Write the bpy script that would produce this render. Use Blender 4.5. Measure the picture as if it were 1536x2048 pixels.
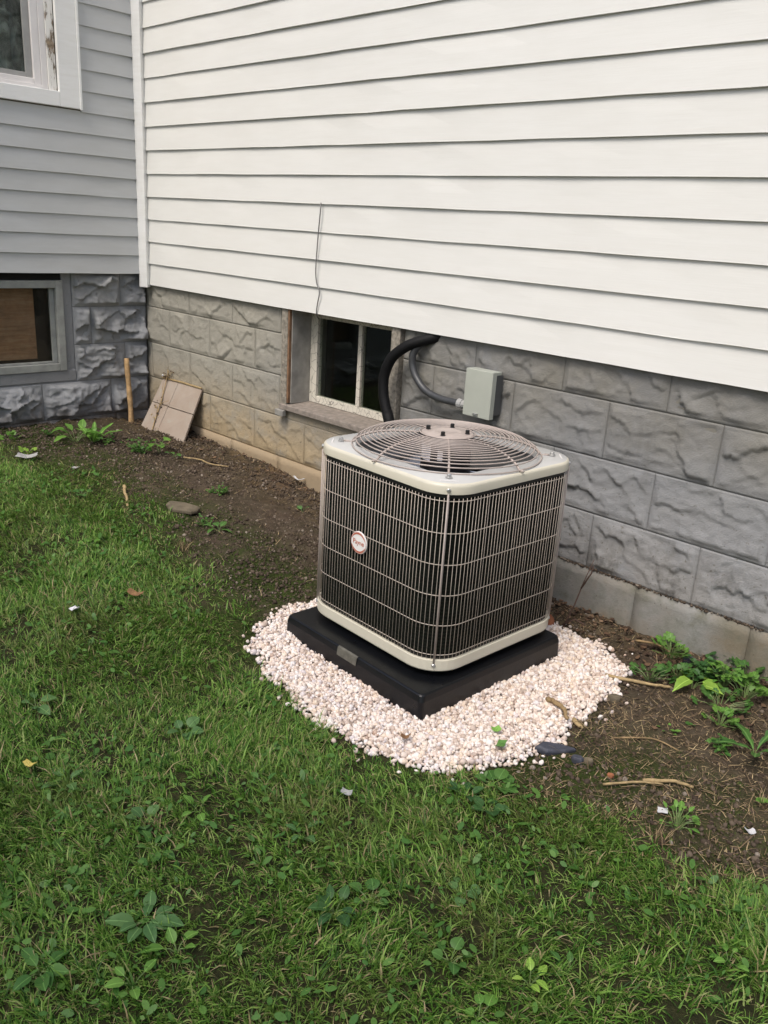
import bpy, math, random
import numpy as np
from mathutils import Vector, Matrix, Euler

for o in list(bpy.data.objects):
    bpy.data.objects.remove(o)
SC = bpy.context.scene
COL = SC.collection
R = math.radians
PI = math.pi

# ------------------------------------------------------------------ camera
def camera():
    cd = bpy.data.cameras.new('camera')
    cd.sensor_fit = 'VERTICAL'
    cd.sensor_height = 36.0
    cd.sensor_width = 27.0
    cd.lens = 36.0 * 1678.43 / 2048.0
    cd.clip_start = 0.05
    cd.clip_end = 500
    co = bpy.data.objects.new('camera', cd)
    COL.objects.link(co)
    yaw, pitch, roll = -0.7696, -0.3272, 0.0631
    f = Vector((math.sin(yaw)*math.cos(pitch), math.cos(yaw)*math.cos(pitch), math.sin(pitch)))
    r = Vector((math.cos(yaw), -math.sin(yaw), 0))
    u = r.cross(f)
    r2 = math.cos(roll)*r + math.sin(roll)*u
    u2 = -math.sin(roll)*r + math.cos(roll)*u
    m = Matrix((r2, u2, -f)).transposed().to_4x4()
    m.translation = Vector((4.8931, -2.7816, 1.4247))
    co.matrix_world = m
    SC.camera = co
camera()

# ------------------------------------------------------------------ sky, sun, exposure
SUN_EL, SUN_AZ = 56.0, -80.0      # azimuth of the sun measured from +X, counter-clockwise
w = bpy.data.worlds.new('World')
SC.world = w
w.use_nodes = True
nt = w.node_tree
nt.nodes.clear()
sky = nt.nodes.new('ShaderNodeTexSky')
sky.sky_type = 'NISHITA'
sky.sun_disc = False
sky.sun_elevation = R(SUN_EL)
sky.sun_rotation = R(90.0 - SUN_AZ)
sky.air_density = 1.0
sky.dust_density = 4.0
sky.ozone_density = 0.6
bg = nt.nodes.new('ShaderNodeBackground')
bg.inputs['Strength'].default_value = 0.14
wo = nt.nodes.new('ShaderNodeOutputWorld')
nt.links.new(sky.outputs[0], bg.inputs[0])
nt.links.new(bg.outputs[0], wo.inputs[0])

sd = bpy.data.lights.new('sun', 'SUN')
sd.energy = 1.75
sd.angle = R(26)
sd.color = (1.0, 0.962, 0.900)
so = bpy.data.objects.new('sun', sd)
COL.objects.link(so)
sv = Vector((math.cos(R(SUN_AZ))*math.cos(R(SUN_EL)), math.sin(R(SUN_AZ))*math.cos(R(SUN_EL)), math.sin(R(SUN_EL))))
so.rotation_euler = sv.to_track_quat('Z', 'Y').to_euler()
so.location = (2, -6, 6)

SC.view_settings.view_transform = 'Standard'
SC.view_settings.look = 'None'
SC.view_settings.gamma = 1.0
SC.view_settings.use_curve_mapping = False
SC.view_settings.exposure = 0.34

# ------------------------------------------------------------------ helpers
rng = np.random.default_rng(7)
random.seed(7)

class MB:
    """collects vertices and faces of ONE mesh"""
    def __init__(s):
        s.v = []; s.f = []; s.m = []
        s.smooth = False
    def add(s, verts, faces, mi=0):
        o = len(s.v)
        s.v.extend([tuple(p) for p in verts])
        s.f.extend([tuple(i+o for i in q) for q in faces])
        s.m.extend([mi]*len(faces))
    def box(s, x0, x1, y0, y1, z0, z1, mi=0):
        s.add([(x0,y0,z0),(x1,y0,z0),(x1,y1,z0),(x0,y1,z0),(x0,y0,z1),(x1,y0,z1),(x1,y1,z1),(x0,y1,z1)],
              [(0,3,2,1),(4,5,6,7),(0,1,5,4),(1,2,6,5),(2,3,7,6),(3,0,4,7)], mi)
    def tube(s, pts, r, n=8, cap=True, mi=0):
        pts = [Vector(p) for p in pts]
        k = len(pts)
        rs = r if isinstance(r, (list, tuple)) else [r]*k
        t0 = (pts[1]-pts[0]).normalized()
        ref = Vector((0,0,1)) if abs(t0.z) < .9 else Vector((1,0,0))
        a = t0.cross(ref).normalized()
        vs = []
        for i, p in enumerate(pts):
            if i == 0: t = pts[1]-pts[0]
            elif i == k-1: t = pts[-1]-pts[-2]
            else: t = pts[i+1]-pts[i-1]
            t.normalize()
            a = (a - t*a.dot(t)).normalized()
            b = t.cross(a)
            for j in range(n):
                q = 2*PI*j/n
                vs.append(p + (a*math.cos(q)+b*math.sin(q))*rs[i])
        fs = []
        for i in range(k-1):
            for j in range(n):
                fs.append((i*n+j, i*n+(j+1)%n, (i+1)*n+(j+1)%n, (i+1)*n+j))
        if cap:
            fs.append(tuple(range(n-1, -1, -1)))
            fs.append(tuple((k-1)*n+j for j in range(n)))
        s.add(vs, fs, mi)
    def ring(s, pts, r, n=6, mi=0):
        """closed tube"""
        pts = [Vector(p) for p in pts]
        k = len(pts)
        vs = []
        for i, p in enumerate(pts):
            t = (pts[(i+1) % k]-pts[i-1]).normalized()
            a = t.cross(Vector((0,0,1))).normalized()
            b = t.cross(a)
            for j in range(n):
                q = 2*PI*j/n
                vs.append(p + (a*math.cos(q)+b*math.sin(q))*r)
        fs = []
        for i in range(k):
            i2 = (i+1) % k
            for j in range(n):
                fs.append((i*n+j, i2*n+j, i2*n+(j+1)%n, i*n+(j+1)%n))
        s.add(vs, fs, mi)
    def lathe(s, prof, n=32, c=(0,0,0), mi=0):
        vs = []; fs = []
        for r_, z in prof:
            for j in range(n):
                q = 2*PI*j/n
                vs.append((c[0]+r_*math.cos(q), c[1]+r_*math.sin(q), c[2]+z))
        for i in range(len(prof)-1):
            for j in range(n):
                fs.append((i*n+j, i*n+(j+1)%n, (i+1)*n+(j+1)%n, (i+1)*n+j))
        s.add(vs, fs, mi)
    def loft(s, loops, cap0=True, cap1=True, mi=0):
        n = len(loops[0]); vs = []; fs = []
        for l in loops: vs.extend(l)
        for i in range(len(loops)-1):
            for j in range(n):
                fs.append((i*n+j, i*n+(j+1)%n, (i+1)*n+(j+1)%n, (i+1)*n+j))
        if cap0: fs.append(tuple(range(n-1, -1, -1)))
        if cap1: fs.append(tuple((len(loops)-1)*n+j for j in range(n)))
        s.add(vs, fs, mi)
    def mesh(s, name, mats):
        me = bpy.data.meshes.new(name)
        me.from_pydata(s.v, [], s.f)
        for m in (mats if isinstance(mats, (list, tuple)) else [mats]): me.materials.append(m)
        if any(s.m): me.polygons.foreach_set('material_index', s.m)
        if s.smooth: me.polygons.foreach_set('use_smooth', [True]*len(me.polygons))
        me.update()
        return me
    def build(s, name, mats, parent=None, bevel=0, loc=None, smooth=None, **tags):
        if smooth is not None: s.smooth = smooth
        return link(name, s.mesh(name, mats), parent, bevel=bevel, loc=loc, **tags)

def link(name, me, parent=None, loc=None, rot=None, scale=None, bevel=0, **tags):
    o = bpy.data.objects.new(name, me)
    COL.objects.link(o)
    if parent is not None: o.parent = parent
    if loc is not None: o.location = loc
    if rot is not None: o.rotation_euler = rot
    if scale is not None: o.scale = scale if not isinstance(scale, (int, float)) else (scale,)*3
    if bevel:
        b = o.modifiers.new('bevel', 'BEVEL'); b.width = bevel; b.segments = 2; b.limit_method = 'ANGLE'; b.angle_limit = R(35)
        b.harden_normals = False
    for k, v in tags.items(): o[k] = v
    return o

def thing(name, label, cat, loc=(0,0,0), rz=0.0, group=None):
    o = bpy.data.objects.new(name, None)
    COL.objects.link(o)
    o.empty_display_size = .05
    o.location = loc; o.rotation_euler = (0,0,rz)
    o['label'] = label; o['category'] = cat
    if group: o['group'] = group
    return o

def np_mesh(name, verts, faces_flat, sizes, mat, smooth=False):
    """fast mesh from numpy arrays"""
    me = bpy.data.meshes.new(name)
    verts = np.ascontiguousarray(verts, dtype=np.float32)
    me.vertices.add(len(verts)); me.vertices.foreach_set('co', verts.ravel())
    ff = np.ascontiguousarray(faces_flat, dtype=np.int32); sz = np.asarray(sizes, dtype=np.int32)
    me.loops.add(len(ff)); me.loops.foreach_set('vertex_index', ff)
    st = np.zeros(len(sz), dtype=np.int32); st[1:] = np.cumsum(sz)[:-1]
    me.polygons.add(len(sz)); me.polygons.foreach_set('loop_start', st)
    if smooth: me.polygons.foreach_set('use_smooth', np.ones(len(sz), dtype=bool))
    for m in (mat if isinstance(mat, (list, tuple)) else [mat]): me.materials.append(m)
    me.update(calc_edges=True)
    me.validate()
    return me

# numpy value noise ---------------------------------------------------------
_perm = np.random.default_rng(3).random((256, 256))
def vnoise(x, y, s=1.0, seed=0):
    x = np.asarray(x)/s + seed*17.31; y = np.asarray(y)/s + seed*9.77
    xi = np.floor(x).astype(int); yi = np.floor(y).astype(int)
    fx = x-xi; fy = y-yi
    fx = fx*fx*(3-2*fx); fy = fy*fy*(3-2*fy)
    g = lambda a, b: _perm[a % 256, b % 256]
    return (g(xi,yi)*(1-fx)+g(xi+1,yi)*fx)*(1-fy) + (g(xi,yi+1)*(1-fx)+g(xi+1,yi+1)*fx)*fy
def fbm(x, y, s=1.0, seed=0, oct=3):
    t = 0; a = 1; n = 0
    for i in range(oct):
        t = t + a*vnoise(x, y, s/2**i, seed+i); n += a; a *= .5
    return t/n

# terrain --------------------------------------------------------------------
def zg(x, y):
    x = np.asarray(x, dtype=float); y = np.asarray(y, dtype=float)
    z = np.interp(x, [-1,.3,.9,1.4,1.8,2.3,2.65,2.9,3.5,4.5], [.2,.165,.145,.13,.08,.045,.008,-.014,-.018,-.014])
    z = z + .045*np.exp(np.minimum(y,0)/.13)*np.clip((x-1.6)/1.4, 0, 1)
    s = np.clip((.5-x)/.5, 0, 1); t = np.clip((-y-.05)/.4, 0, 1)
    z = z + .03*s*(t*2-1.3)
    z = z - .02*np.clip((-y-1.2)/1.5, 0, 1)
    return z
EDGE = np.array([(-.3,-1.2),(.42,-1.13),(.77,-.94),(1.17,-.86),(1.53,-.90),(1.99,-1.02),(2.28,-1.06),(2.50,-1.10),(2.70,-1.20),
                 (2.9,-1.26),(3.14,-1.25),(3.41,-1.25),(3.64,-1.16),(3.80,-1.06),(3.93,-1.01),(4.05,-1.0),(4.22,-.97),(4.36,-.95),(4.47,-.93),(6.5,-.93)])
def lawn(x, y):
    """1 well inside the lawn, 0 on the bare soil"""
    e = np.interp(x, EDGE[:,0], EDGE[:,1])
    n = (fbm(x, y, .22, 5)-.5)*.24
    d = (e - y) + n
    wd = np.interp(x, [2.3, 3.1], [.46, .26])
    return np.clip(d/wd+.47, 0, 1)
GRAVEL = [(2.60,-.70),(2.61,-.92),(2.67,-1.13),(2.76,-1.225),(2.898,-1.255),(3.036,-1.25),(3.164,-1.314),(3.346,-1.30),(3.484,-1.29),(3.65,-1.22),
          (3.71,-1.12),(3.775,-.98),(3.79,-.90),(3.80,-.80),(3.75,-.69),(3.765,-.60),(3.75,-.50),(3.745,-.37),(3.665,-.245),(3.53,-.165),(3.38,-.16),(3.2,-.2),(2.9,-.25),(2.68,-.35)]
def in_poly(px, py, poly):
    px = np.asarray(px); py = np.asarray(py)
    c = np.zeros(px.shape, bool); n = len(poly); j = n-1
    for i in range(n):
        xi, yi = poly[i]; xj, yj = poly[j]
        k = ((yi > py) != (yj > py)) & (px < (xj-xi)*(py-yi)/(yj-yi+1e-12)+xi)
        c ^= k; j = i
    return c
def Z(x, y): return float(zg(x, y))

# ------------------------------------------------------------------ materials
class N:
    def __init__(s, name):
        s.m = bpy.data.materials.new(name); s.m.use_nodes = True
        s.t = s.m.node_tree; s.t.nodes.clear()
        s.out = s.n('ShaderNodeOutputMaterial'); s.b = s.n('ShaderNodeBsdfPrincipled')
        s.l(s.b.outputs[0], s.out.inputs[0])
    def n(s, k, **kw):
        q = s.t.nodes.new(k)
        for a, b in kw.items(): setattr(q, a, b)
        return q
    def l(s, a, b): s.t.links.new(a, b)
    def set(s, **kw):
        for k, v in kw.items():
            k = {'spec':'Specular IOR Level','rough':'Roughness','metal':'Metallic','trans':'Transmission Weight','col':'Base Color','sub':'Subsurface Weight'}.get(k, k)
            if hasattr(v, 'is_output'): s.l(v, s.b.inputs[k])
            else: s.b.inputs[k].default_value = v if not (isinstance(v, tuple) and len(v) == 3) else (*v, 1)
        return s
    def pos(s): return s.n('ShaderNodeNewGeometry').outputs['Position']
    def obj(s): return s.n('ShaderNodeTexCoord').outputs['Object']
    def noise(s, scale, detail=4, rough=.55, vec=None, stretch=None, dist=0.0):
        q = s.n('ShaderNodeTexNoise'); q.inputs['Scale'].default_value = scale; q.inputs['Detail'].default_value = detail
        q.inputs['Roughness'].default_value = rough; q.inputs['Distortion'].default_value = dist
        v = vec or s.pos()
        if stretch:
            mp = s.n('ShaderNodeMapping'); mp.inputs['Scale'].default_value = stretch; s.l(v, mp.inputs[0]); v = mp.outputs[0]
        s.l(v, q.inputs['Vector']); return q.outputs['Fac']
    def ramp(s, fac, stops):
        q = s.n('ShaderNodeValToRGB'); e = q.color_ramp.elements
        while len(e) < len(stops): e.new(.5)
        for i, (p, c) in enumerate(stops):
            e[i].position = p
            e[i].color = (c, c, c, 1) if isinstance(c, (int, float)) else (*c, 1)
        s.l(fac, q.inputs[0]); return q.outputs[0]
    def mix(s, fac, a, b, mode='MIX'):
        q = s.n('ShaderNodeMix', data_type='RGBA', blend_type=mode)
        for v, i in ((fac, 0), (a, 6), (b, 7)):
            if hasattr(v, 'is_output'): s.l(v, q.inputs[i])
            else: q.inputs[i].default_value = v if i == 0 else (*v, 1)
        return q.outputs[2]
    def math(s, op, a, b=None, clamp=False):
        q = s.n('ShaderNodeMath', operation=op, use_clamp=clamp)
        for v, i in ((a, 0), (b, 1)):
            if v is None: continue
            if hasattr(v, 'is_output'): s.l(v, q.inputs[i])
            else: q.inputs[i].default_value = v
        return q.outputs[0]
    def sep(s, v):
        q = s.n('ShaderNodeSeparateXYZ'); s.l(v, q.inputs[0]); return q.outputs
    def maprange(s, v, a, b, c=0., d=1.):
        q = s.n('ShaderNodeMapRange'); s.l(v, q.inputs[0])
        for i, k in enumerate((a, b, c, d)): q.inputs[i+1].default_value = k
        return q.outputs[0]
    def bump(s, h, strength=.3, dist=.01):
        q = s.n('ShaderNodeBump'); q.inputs['Strength'].default_value = strength; q.inputs['Distance'].default_value = dist
        s.l(h, q.inputs['Height']); s.l(q.outputs[0], s.b.inputs['Normal'])
        return s
    def island(s): return s.n('ShaderNodeNewGeometry').outputs['Random Per Island']
    def orand(s): return s.n('ShaderNodeObjectInfo').outputs['Random']

def simple(name, col, rough=.6, var=.12, scale=30, bump=0, spec=.4, metal=0, bscale=None):
    k = N(name); n1 = k.noise(scale, 5)
    d = tuple(c*(1-var) for c in col); e = tuple(min(1, c*(1+var)) for c in col)
    k.set(col=k.ramp(n1, [(.3, d), (.7, e)]), rough=rough, spec=spec, metal=metal)
    if bump: k.bump(k.noise(bscale or scale*6, 4), bump, .004)
    return k.m

def vinyl(name, col, dirt):
    k = N(name)
    big = k.noise(1.7, 4); fine = k.noise(22, 6, .65, stretch=(.25, .25, 2))
    f = k.ramp(k.math('MULTIPLY', big, fine), [(.10, 1.0), (.33, 0.0)])
    f = k.math('MULTIPLY', f, dirt)
    c = k.mix(f, col, tuple(a*b for a, b in zip(col, (.70, .67, .60))))
    sp = k.ramp(k.noise(95, 2, .5), [(.77, 0.0), (.80, 1.0)])
    c = k.mix(k.math('MULTIPLY', sp, .12), c, (.30, .29, .26))
    k.set(col=c, rough=.46, spec=.35)
    grain = k.noise(60, 4, .6, stretch=(.12, .12, 3))
    k.bump(k.math('ADD', grain, k.math('MULTIPLY', k.noise(3.2, 2, stretch=(.5,.5,1)), 2.5)), .10, .004)
    return k.m

M = {}
M['vinyl'] = vinyl('white_vinyl', (.745, .742, .710), .14)
M['vinyl_grey'] = vinyl('grey_vinyl', (.495, .505, .505), .25)
M['trim'] = vinyl('white_trim', (.82, .82, .80), .3)
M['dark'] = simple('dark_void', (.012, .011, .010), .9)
M['sheath'] = simple('sheathing', (.10, .085, .065), .9)

def masonry(name, warm, cool, dirty):
    k = N(name)
    p = k.pos(); x, y, z = k.sep(p)
    big = k.noise(1.3, 5, .6)
    c = k.mix(k.ramp(big, [(.36, 0.), (.62, 1.)]), warm, cool)
    # paint wears unevenly and is chalkier on some blocks
    c = k.mix(k.ramp(k.noise(9, 6, .65), [(.35, .0), (.75, .55)]), c, tuple(a*.80 for a in warm))
    c = k.mix(k.math('MULTIPLY', k.orand(), .22), c, tuple(a*1.25 for a in cool))
    if dirty:
        c = k.mix(k.maprange(x, 2.3, 1.0, 0., .8), c, (.37, .35, .295))
        c = k.mix(k.math('MULTIPLY', k.maprange(x, 2.7, 3.3, 0., 1.), k.maprange(z, .80, .45, 0., .9)), c, (.285, .297, .315))
        # soil splashed on the foot of the wall, strongest left of the window
        h = k.maprange(z, .16, .60, 1., 0.); xx = k.maprange(x, 1.6, 2.8, 1., .16)
        sp = k.math('MULTIPLY', k.math('MULTIPLY', h, xx), k.maprange(k.noise(5.5, 6, .7), .25, .52))
        c = k.mix(k.math('MULTIPLY', sp, 1.3, True), c, (.38, .30, .19))
        # mildew on the low courses right of the unit
        md = k.math('MULTIPLY', k.maprange(z, .18, .46, 1., 0.), k.ramp(k.noise(7, 8, .72), [(.50, 0.), (.64, 1.)]))
        md = k.math('MULTIPLY', md, k.maprange(x, 3.0, 3.4))
        c = k.mix(k.math('MULTIPLY', md, .85), c, (.045, .042, .034))
        spk = k.math('MULTIPLY', k.ramp(k.noise(70, 3, .6), [(.64, 0.), (.70, 1.)]), k.maprange(z, .15, .75, .9, .12))
        c = k.mix(spk, c, (.09, .075, .05))
    else:
        sp = k.math('MULTIPLY', k.maprange(z, .18, .34, 1., 0.), k.maprange(k.noise(8, 6, .7), .3, .6))
        c = k.mix(k.math('MULTIPLY', sp, .9), c, (.11, .085, .06))
        spk = k.ramp(k.noise(60, 3, .6), [(.66, 0.), (.72, .5)])
        c = k.mix(spk, c, (.10, .09, .08))
    st = k.ramp(k.noise(7, 5, .65, stretch=(2.4, 2.4, .30)), [(.55, 0.), (.74, .38)])
    c = k.mix(st, c, tuple(a*.52 for a in warm))
    k.set(col=c, rough=.78, spec=.25)
    k.bump(k.math('ADD', k.noise(45, 8, .7), k.math('MULTIPLY', k.noise(200, 5, .7), .7)), .60, .007)
    return k.m
M['block'] = masonry('painted_block', (.245, .230, .190), (.215, .217, .218), True)
M['block_side'] = masonry('side_painted_block', (.32, .32, .315), (.285, .295, .315), False)
M['mortar'] = masonry('mortar', (.235, .215, .17), (.20, .195, .175), True)
M['mortar_side'] = masonry('side_mortar', (.27, .27, .27), (.245, .25, .26), False)
def footing():
    k = N('footing_block'); x, y, z = k.sep(k.pos())
    c = k.mix(k.ramp(k.noise(3.5, 6, .65), [(.38, 0.), (.62, 1.)]), (.20, .17, .125), (.27, .27, .26))
    c = k.mix(k.ramp(k.noise(14, 6, .7), [(.45, 0.), (.7, .7)]), c, (.12, .115, .07))
    c = k.mix(k.maprange(x, 1.7, 2.6, .85, 0.), c, (.36, .275, .175))
    c = k.mix(k.ramp(k.noise(90, 3), [(.66, 0.), (.72, .6)]), c, (.07, .055, .035))
    k.set(col=c, rough=.85, spec=.2); k.bump(k.noise(50, 8, .72), .5, .008)
    return k.m
M['footing'] = footing()

def peeling(name, paint, wood, amount, scale):
    k = N(name)
    v = k.n('ShaderNodeTexVoronoi', feature='DISTANCE_TO_EDGE'); v.inputs['Scale'].default_value = scale
    mp = k.n('ShaderNodeMapping'); mp.inputs['Scale'].default_value = (1, 1, .6)
    nz = k.n('ShaderNodeTexNoise'); nz.inputs['Scale'].default_value = 18
    ad = k.n('ShaderNodeVectorMath', operation='MULTIPLY_ADD')
    k.l(nz.outputs['Color'], ad.inputs[0]); ad.inputs[1].default_value = (.03, .03, .03)
    k.l(k.pos(), nz.inputs['Vector']); k.l(k.pos(), ad.inputs[2]); k.l(ad.outputs[0], mp.inputs[0]); k.l(mp.outputs[0], v.inputs['Vector'])
    crack = k.ramp(v.outputs['Distance'], [(.010, .7), (.03, 0.)])
    miss = k.ramp(k.noise(26, 6, .7, stretch=(1, 1, .35)), [(amount-.03, 1.), (amount+.02, 0.)])
    f = k.math('MAXIMUM', crack, miss)
    wd = k.mix(k.noise(40, 5, .6, stretch=(1, 1, .08)), wood, tuple(a*.45 for a in wood))
    c = k.mix(f, k.mix(k.noise(12, 4), paint, tuple(a*.8 for a in paint)), wd)
    k.set(col=c, rough=.75, spec=.25)
    k.bump(k.math('SUBTRACT', 1., f), .6, .002)
    return k.m
M['flaked'] = peeling('flaking_white_paint', (.68, .64, .55), (.07, .06, .05), .28, 34)
M['worn_wood'] = simple('worn_grey_paint', (.26, .235, .195), .8, .45, 60, .4)
M['sill'] = simple('worn_sill_paint', (.255, .22, .19), .75, .25, 40, .4)
def peel_trim():
    k = N('peeling_trim'); f = k.ramp(k.noise(34, 7, .72, stretch=(1, 1, .22)), [(.50, 0.), (.56, 1.)])
    c = k.mix(f, (.80, .78, .73), k.ramp(k.noise(60, 4), [(.3, (.13, .095, .065)), (.7, (.36, .28, .20))]))
    k.set(col=c, rough=.75, spec=.2); k.bump(k.math('SUBTRACT', 1., f), .6, .003); return k.m
M['peel_trim'] = peel_trim()
M['brown_wood'] = simple('brown_wood', (.22, .125, .07), .75, .35, 25, .3)
M['jamb'] = simple('painted_jamb', (.30, .29, .265), .75, .25, 14, .25)
M['plywood'] = None
def plywood():
    k = N('plywood'); g = k.noise(9, 6, .65, stretch=(1, .5, 7), dist=1.2)
    c = k.ramp(g, [(.3, (.40, .18, .095)), (.5, (.58, .29, .16)), (.72, (.68, .40, .25))])
    k.set(col=c, rough=.7); k.bump(g, .2, .002); return k.m
M['plywood'] = plywood()
M['grey_frame'] = simple('grey_painted_frame', (.30, .305, .285), .6, .18, 18, .25)
M['screen_grey'] = simple('aluminium_screen_frame', (.33, .325, .31), .45, .08, 30, 0, .5)
M['sash_vinyl'] = simple('sash_vinyl', (.74, .71, .69), .45, .06, 8)

def glass(name, refl=.10, dirt=.12, dcol=(.14, .13, .11)):
    k = N(name)
    tr = k.n('ShaderNodeBsdfTransparent'); tr.inputs[0].default_value = (.82, .85, .83, 1)
    gl = k.n('ShaderNodeBsdfGlossy'); gl.inputs['Roughness'].default_value = .03; gl.inputs[0].default_value = (.8, .85, .85, 1)
    df = k.n('ShaderNodeBsdfDiffuse'); df.inputs[0].default_value = (*dcol, 1)
    fr = k.n('ShaderNodeFresnel'); fr.inputs[0].default_value = 1.5
    m1 = k.n('ShaderNodeMixShader'); m2 = k.n('ShaderNodeMixShader')
    k.l(k.math('MULTIPLY', fr.outputs[0], refl*10, True), m1.inputs[0]); k.l(tr.outputs[0], m1.inputs[1]); k.l(gl.outputs[0], m1.inputs[2])
    k.l(k.math('MULTIPLY', k.maprange(k.noise(14, 7, .75), .35, .75), dirt*2, True), m2.inputs[0]); k.l(m1.outputs[0], m2.inputs[1]); k.l(df.outputs[0], m2.inputs[2])
    k.t.nodes.remove(k.b); k.l(m2.outputs[0], k.out.inputs[0])
    return k.m
M['glass'] = glass('window_glass', .06, .06)
M['dirty_glass'] = glass('dirty_glass', .008, .010, (.10, .085, .06))
M['hazy_glass'] = glass('hazy_glass', .03, .10, (.16, .13, .10))
def curtain_reflection():
    k = N('lace_reflection_pattern'); g = k.noise(7, 6, .62, stretch=(1, 1, .6), dist=2.0)
    k.set(col=k.ramp(g, [(.38, (.05, .055, .048)), (.50, (.16, .17, .15)), (.64, (.52, .54, .50))]), rough=.8)  # ramp paints leafy window reflections along with the curtain lace
    return k.m
M['curtain_reflection'] = curtain_reflection()

M['ac_paint'] = simple('cream_metal_paint', (.60, .565, .46), .36, .03, 6, .05, .5, bscale=300)
M['ac_top'] = simple('light_metal_paint', (.49, .49, .475), .34, .03, 6, .05, .5, bscale=300)
M['wire'] = simple('taupe_coated_wire', (.50, .435, .375), .42, .08, 40, 0, .5)
M['guard'] = simple('taupe_guard_wire', (.40, .34, .305), .45, .08, 40, 0, .5)
def coil():
    k = N('dark_coil'); x, y, z = k.sep(k.obj())
    wv = k.math('SINE', k.math('MULTIPLY', z, 2*PI/.0125))
    tub = k.ramp(k.maprange(wv, -1., 1.), [(.5, 0.), (.95, 1.)])
    c = k.mix(k.math('MULTIPLY', tub, k.maprange(k.noise(2.3, 4), .3, .7, .15, 1.)), (.0045, .0055, .004), (.015, .017, .012))
    k.set(col=c, rough=.7, spec=.08); k.bump(wv, .25, .002); return k.m
M['coil'] = coil()
M['black_metal'] = simple('black_metal', (.010, .010, .010), .5, .2)
M['shroud'] = simple('galvanised_shroud', (.20, .20, .195), .42, .15, 12, 0, .5, .35)
M['aluminium'] = simple('aluminium_blade', (.55, .60, .72), .30, .08, 10, 0, .5, .75)
M['motor'] = simple('dark_motor', (.016, .016, .018), .45)
M['paper'] = simple('white_label', (.72, .70, .74), .5, .04)
M['print'] = simple('label_print', (.12, .11, .16), .6)
M['badge_white'] = simple('badge_white', (.80, .78, .76), .35, .02)
M['badge_red'] = simple('badge_red', (.50, .135, .075), .4, .04)
M['screw'] = simple('zinc_screw', (.50, .50, .49), .35, .1, 60, 0, .5, .8)
def padmat():
    k = N('black_plastic_pad')
    c = k.mix(k.ramp(k.noise(16, 7, .75), [(.60, 0.), (.80, .5)]), (.0040, .0046, .0062), (.03, .032, .036))
    k.set(col=c, rough=k.maprange(k.noise(9, 4), .3, .7, .26, .42), spec=.34); k.bump(k.noise(140, 4, .6), .22, .002); return k.m
M['pad'] = padmat()
M['tape'] = simple('grey_tape', (.105, .10, .082), .6, .3, 45, .3)
M['box_green'] = simple('pale_green_enamel', (.42, .44, .385), .38, .05, 9, .05, .5)
M['box_grey'] = simple('dark_grey_plastic', (.075, .078, .08), .5, .1)
M['conduit'] = simple('grey_conduit', (.050, .052, .055), .40, .15, 60, .1, .5)
M['fitting'] = simple('light_grey_fitting', (.36, .36, .35), .5)
M['foam'] = simple('black_foam_insulation', (.0055, .0055, .006), .6, .2, 80, .2, .2)
M['steel_wire'] = simple('weathered_wire', (.20, .195, .19), .5, .2, 60, 0, .5, .4)
M['stake_wood'] = simple('stake_wood', (.42, .27, .13), .8, .35, 40, .4)
def slab():
    k = N('clay_slab')
    c = k.mix(k.ramp(k.noise(7, 5, .6), [(.35, 0.), (.65, 1.)]), (.32, .255, .205), (.36, .305, .255))
    c = k.mix(k.ramp(k.noise(20, 5, .7), [(.60, 0.), (.72, .7)]), c, (.33, .36, .31))
    k.set(col=c, rough=.8, spec=.25); k.bump(k.noise(60, 6, .7), .25, .004); return k.m
M['slab'] = slab()
M['slate'] = simple('dark_slate', (.055, .058, .075), .6, .25, 30, .3)
M['flat_stone'] = simple('flat_brown_stone', (.14, .115, .078), .85, .25, 20, .5)
M['bark'] = simple('dry_bark', (.26, .18, .09), .85, .35, 30, .5)
M['bark_dark'] = simple('dark_twig', (.10, .06, .045), .85, .3, 30, .4)
M['white_scrap'] = simple('white_scrap', (.55, .55, .56), .6, .15)
M['dead_leaf'] = simple('dead_leaf', (.22, .12, .055), .8, .3, 40)
M['yellow_leaf'] = simple('yellow_leaf', (.50, .40, .10), .7, .2, 40)
M['clay'] = simple('red_clay', (.30, .115, .055), .85, .25, 30, .3)

def leafmat(name, a, b, per='object', sss=True):
    k = N(name)
    r_ = k.orand() if per == 'object' else k.island()
    c = k.mix(r_, a, b)
    c = k.mix(k.math('MULTIPLY', k.noise(60, 4), .35), c, tuple(x*.6 for x in a))
    if per == 'object':
        ly = k.sep(k.obj())[1]
        rib = k.ramp(k.math('ABSOLUTE', ly), [(.008, .55), (.03, 0.)])
        c = k.mix(rib, c, tuple(min(1, x*1.9+.03) for x in b))
        c = k.mix(k.ramp(k.noise(240, 3, .6), [(.66, 0.), (.70, .7)]), c, (.10, .085, .03))
    k.set(col=c, rough=.48, spec=.35)
    tl = k.n('ShaderNodeBsdfTranslucent'); k.l(c, tl.inputs[0])
    ms = k.n('ShaderNodeMixShader'); ms.inputs[0].default_value = .28
    k.l(k.b.outputs[0], ms.inputs[1]); k.l(tl.outputs[0], ms.inputs[2]); k.l(ms.outputs[0], k.out.inputs[0])
    return k.m
M['leaf_bright'] = leafmat('bright_leaf', (.10, .24, .035), (.17, .33, .06))
M['leaf_mid'] = leafmat('green_leaf', (.055, .15, .03), (.10, .215, .045))
M['leaf_dark'] = leafmat('dark_leaf', (.035, .10, .03), (.06, .145, .038))
M['leaf_lime'] = leafmat('lime_leaf', (.22, .40, .05), (.30, .46, .08))
M['leaf_blue'] = leafmat('grey_green_leaf', (.070, .165, .050), (.12, .23, .07))
M['leaf_isl'] = leafmat('small_leaf', (.06, .165, .03), (.13, .26, .05), 'island')
M['leaf_isl_dark'] = leafmat('small_dark_leaf', (.035, .105, .028), (.07, .17, .04), 'island')
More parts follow.
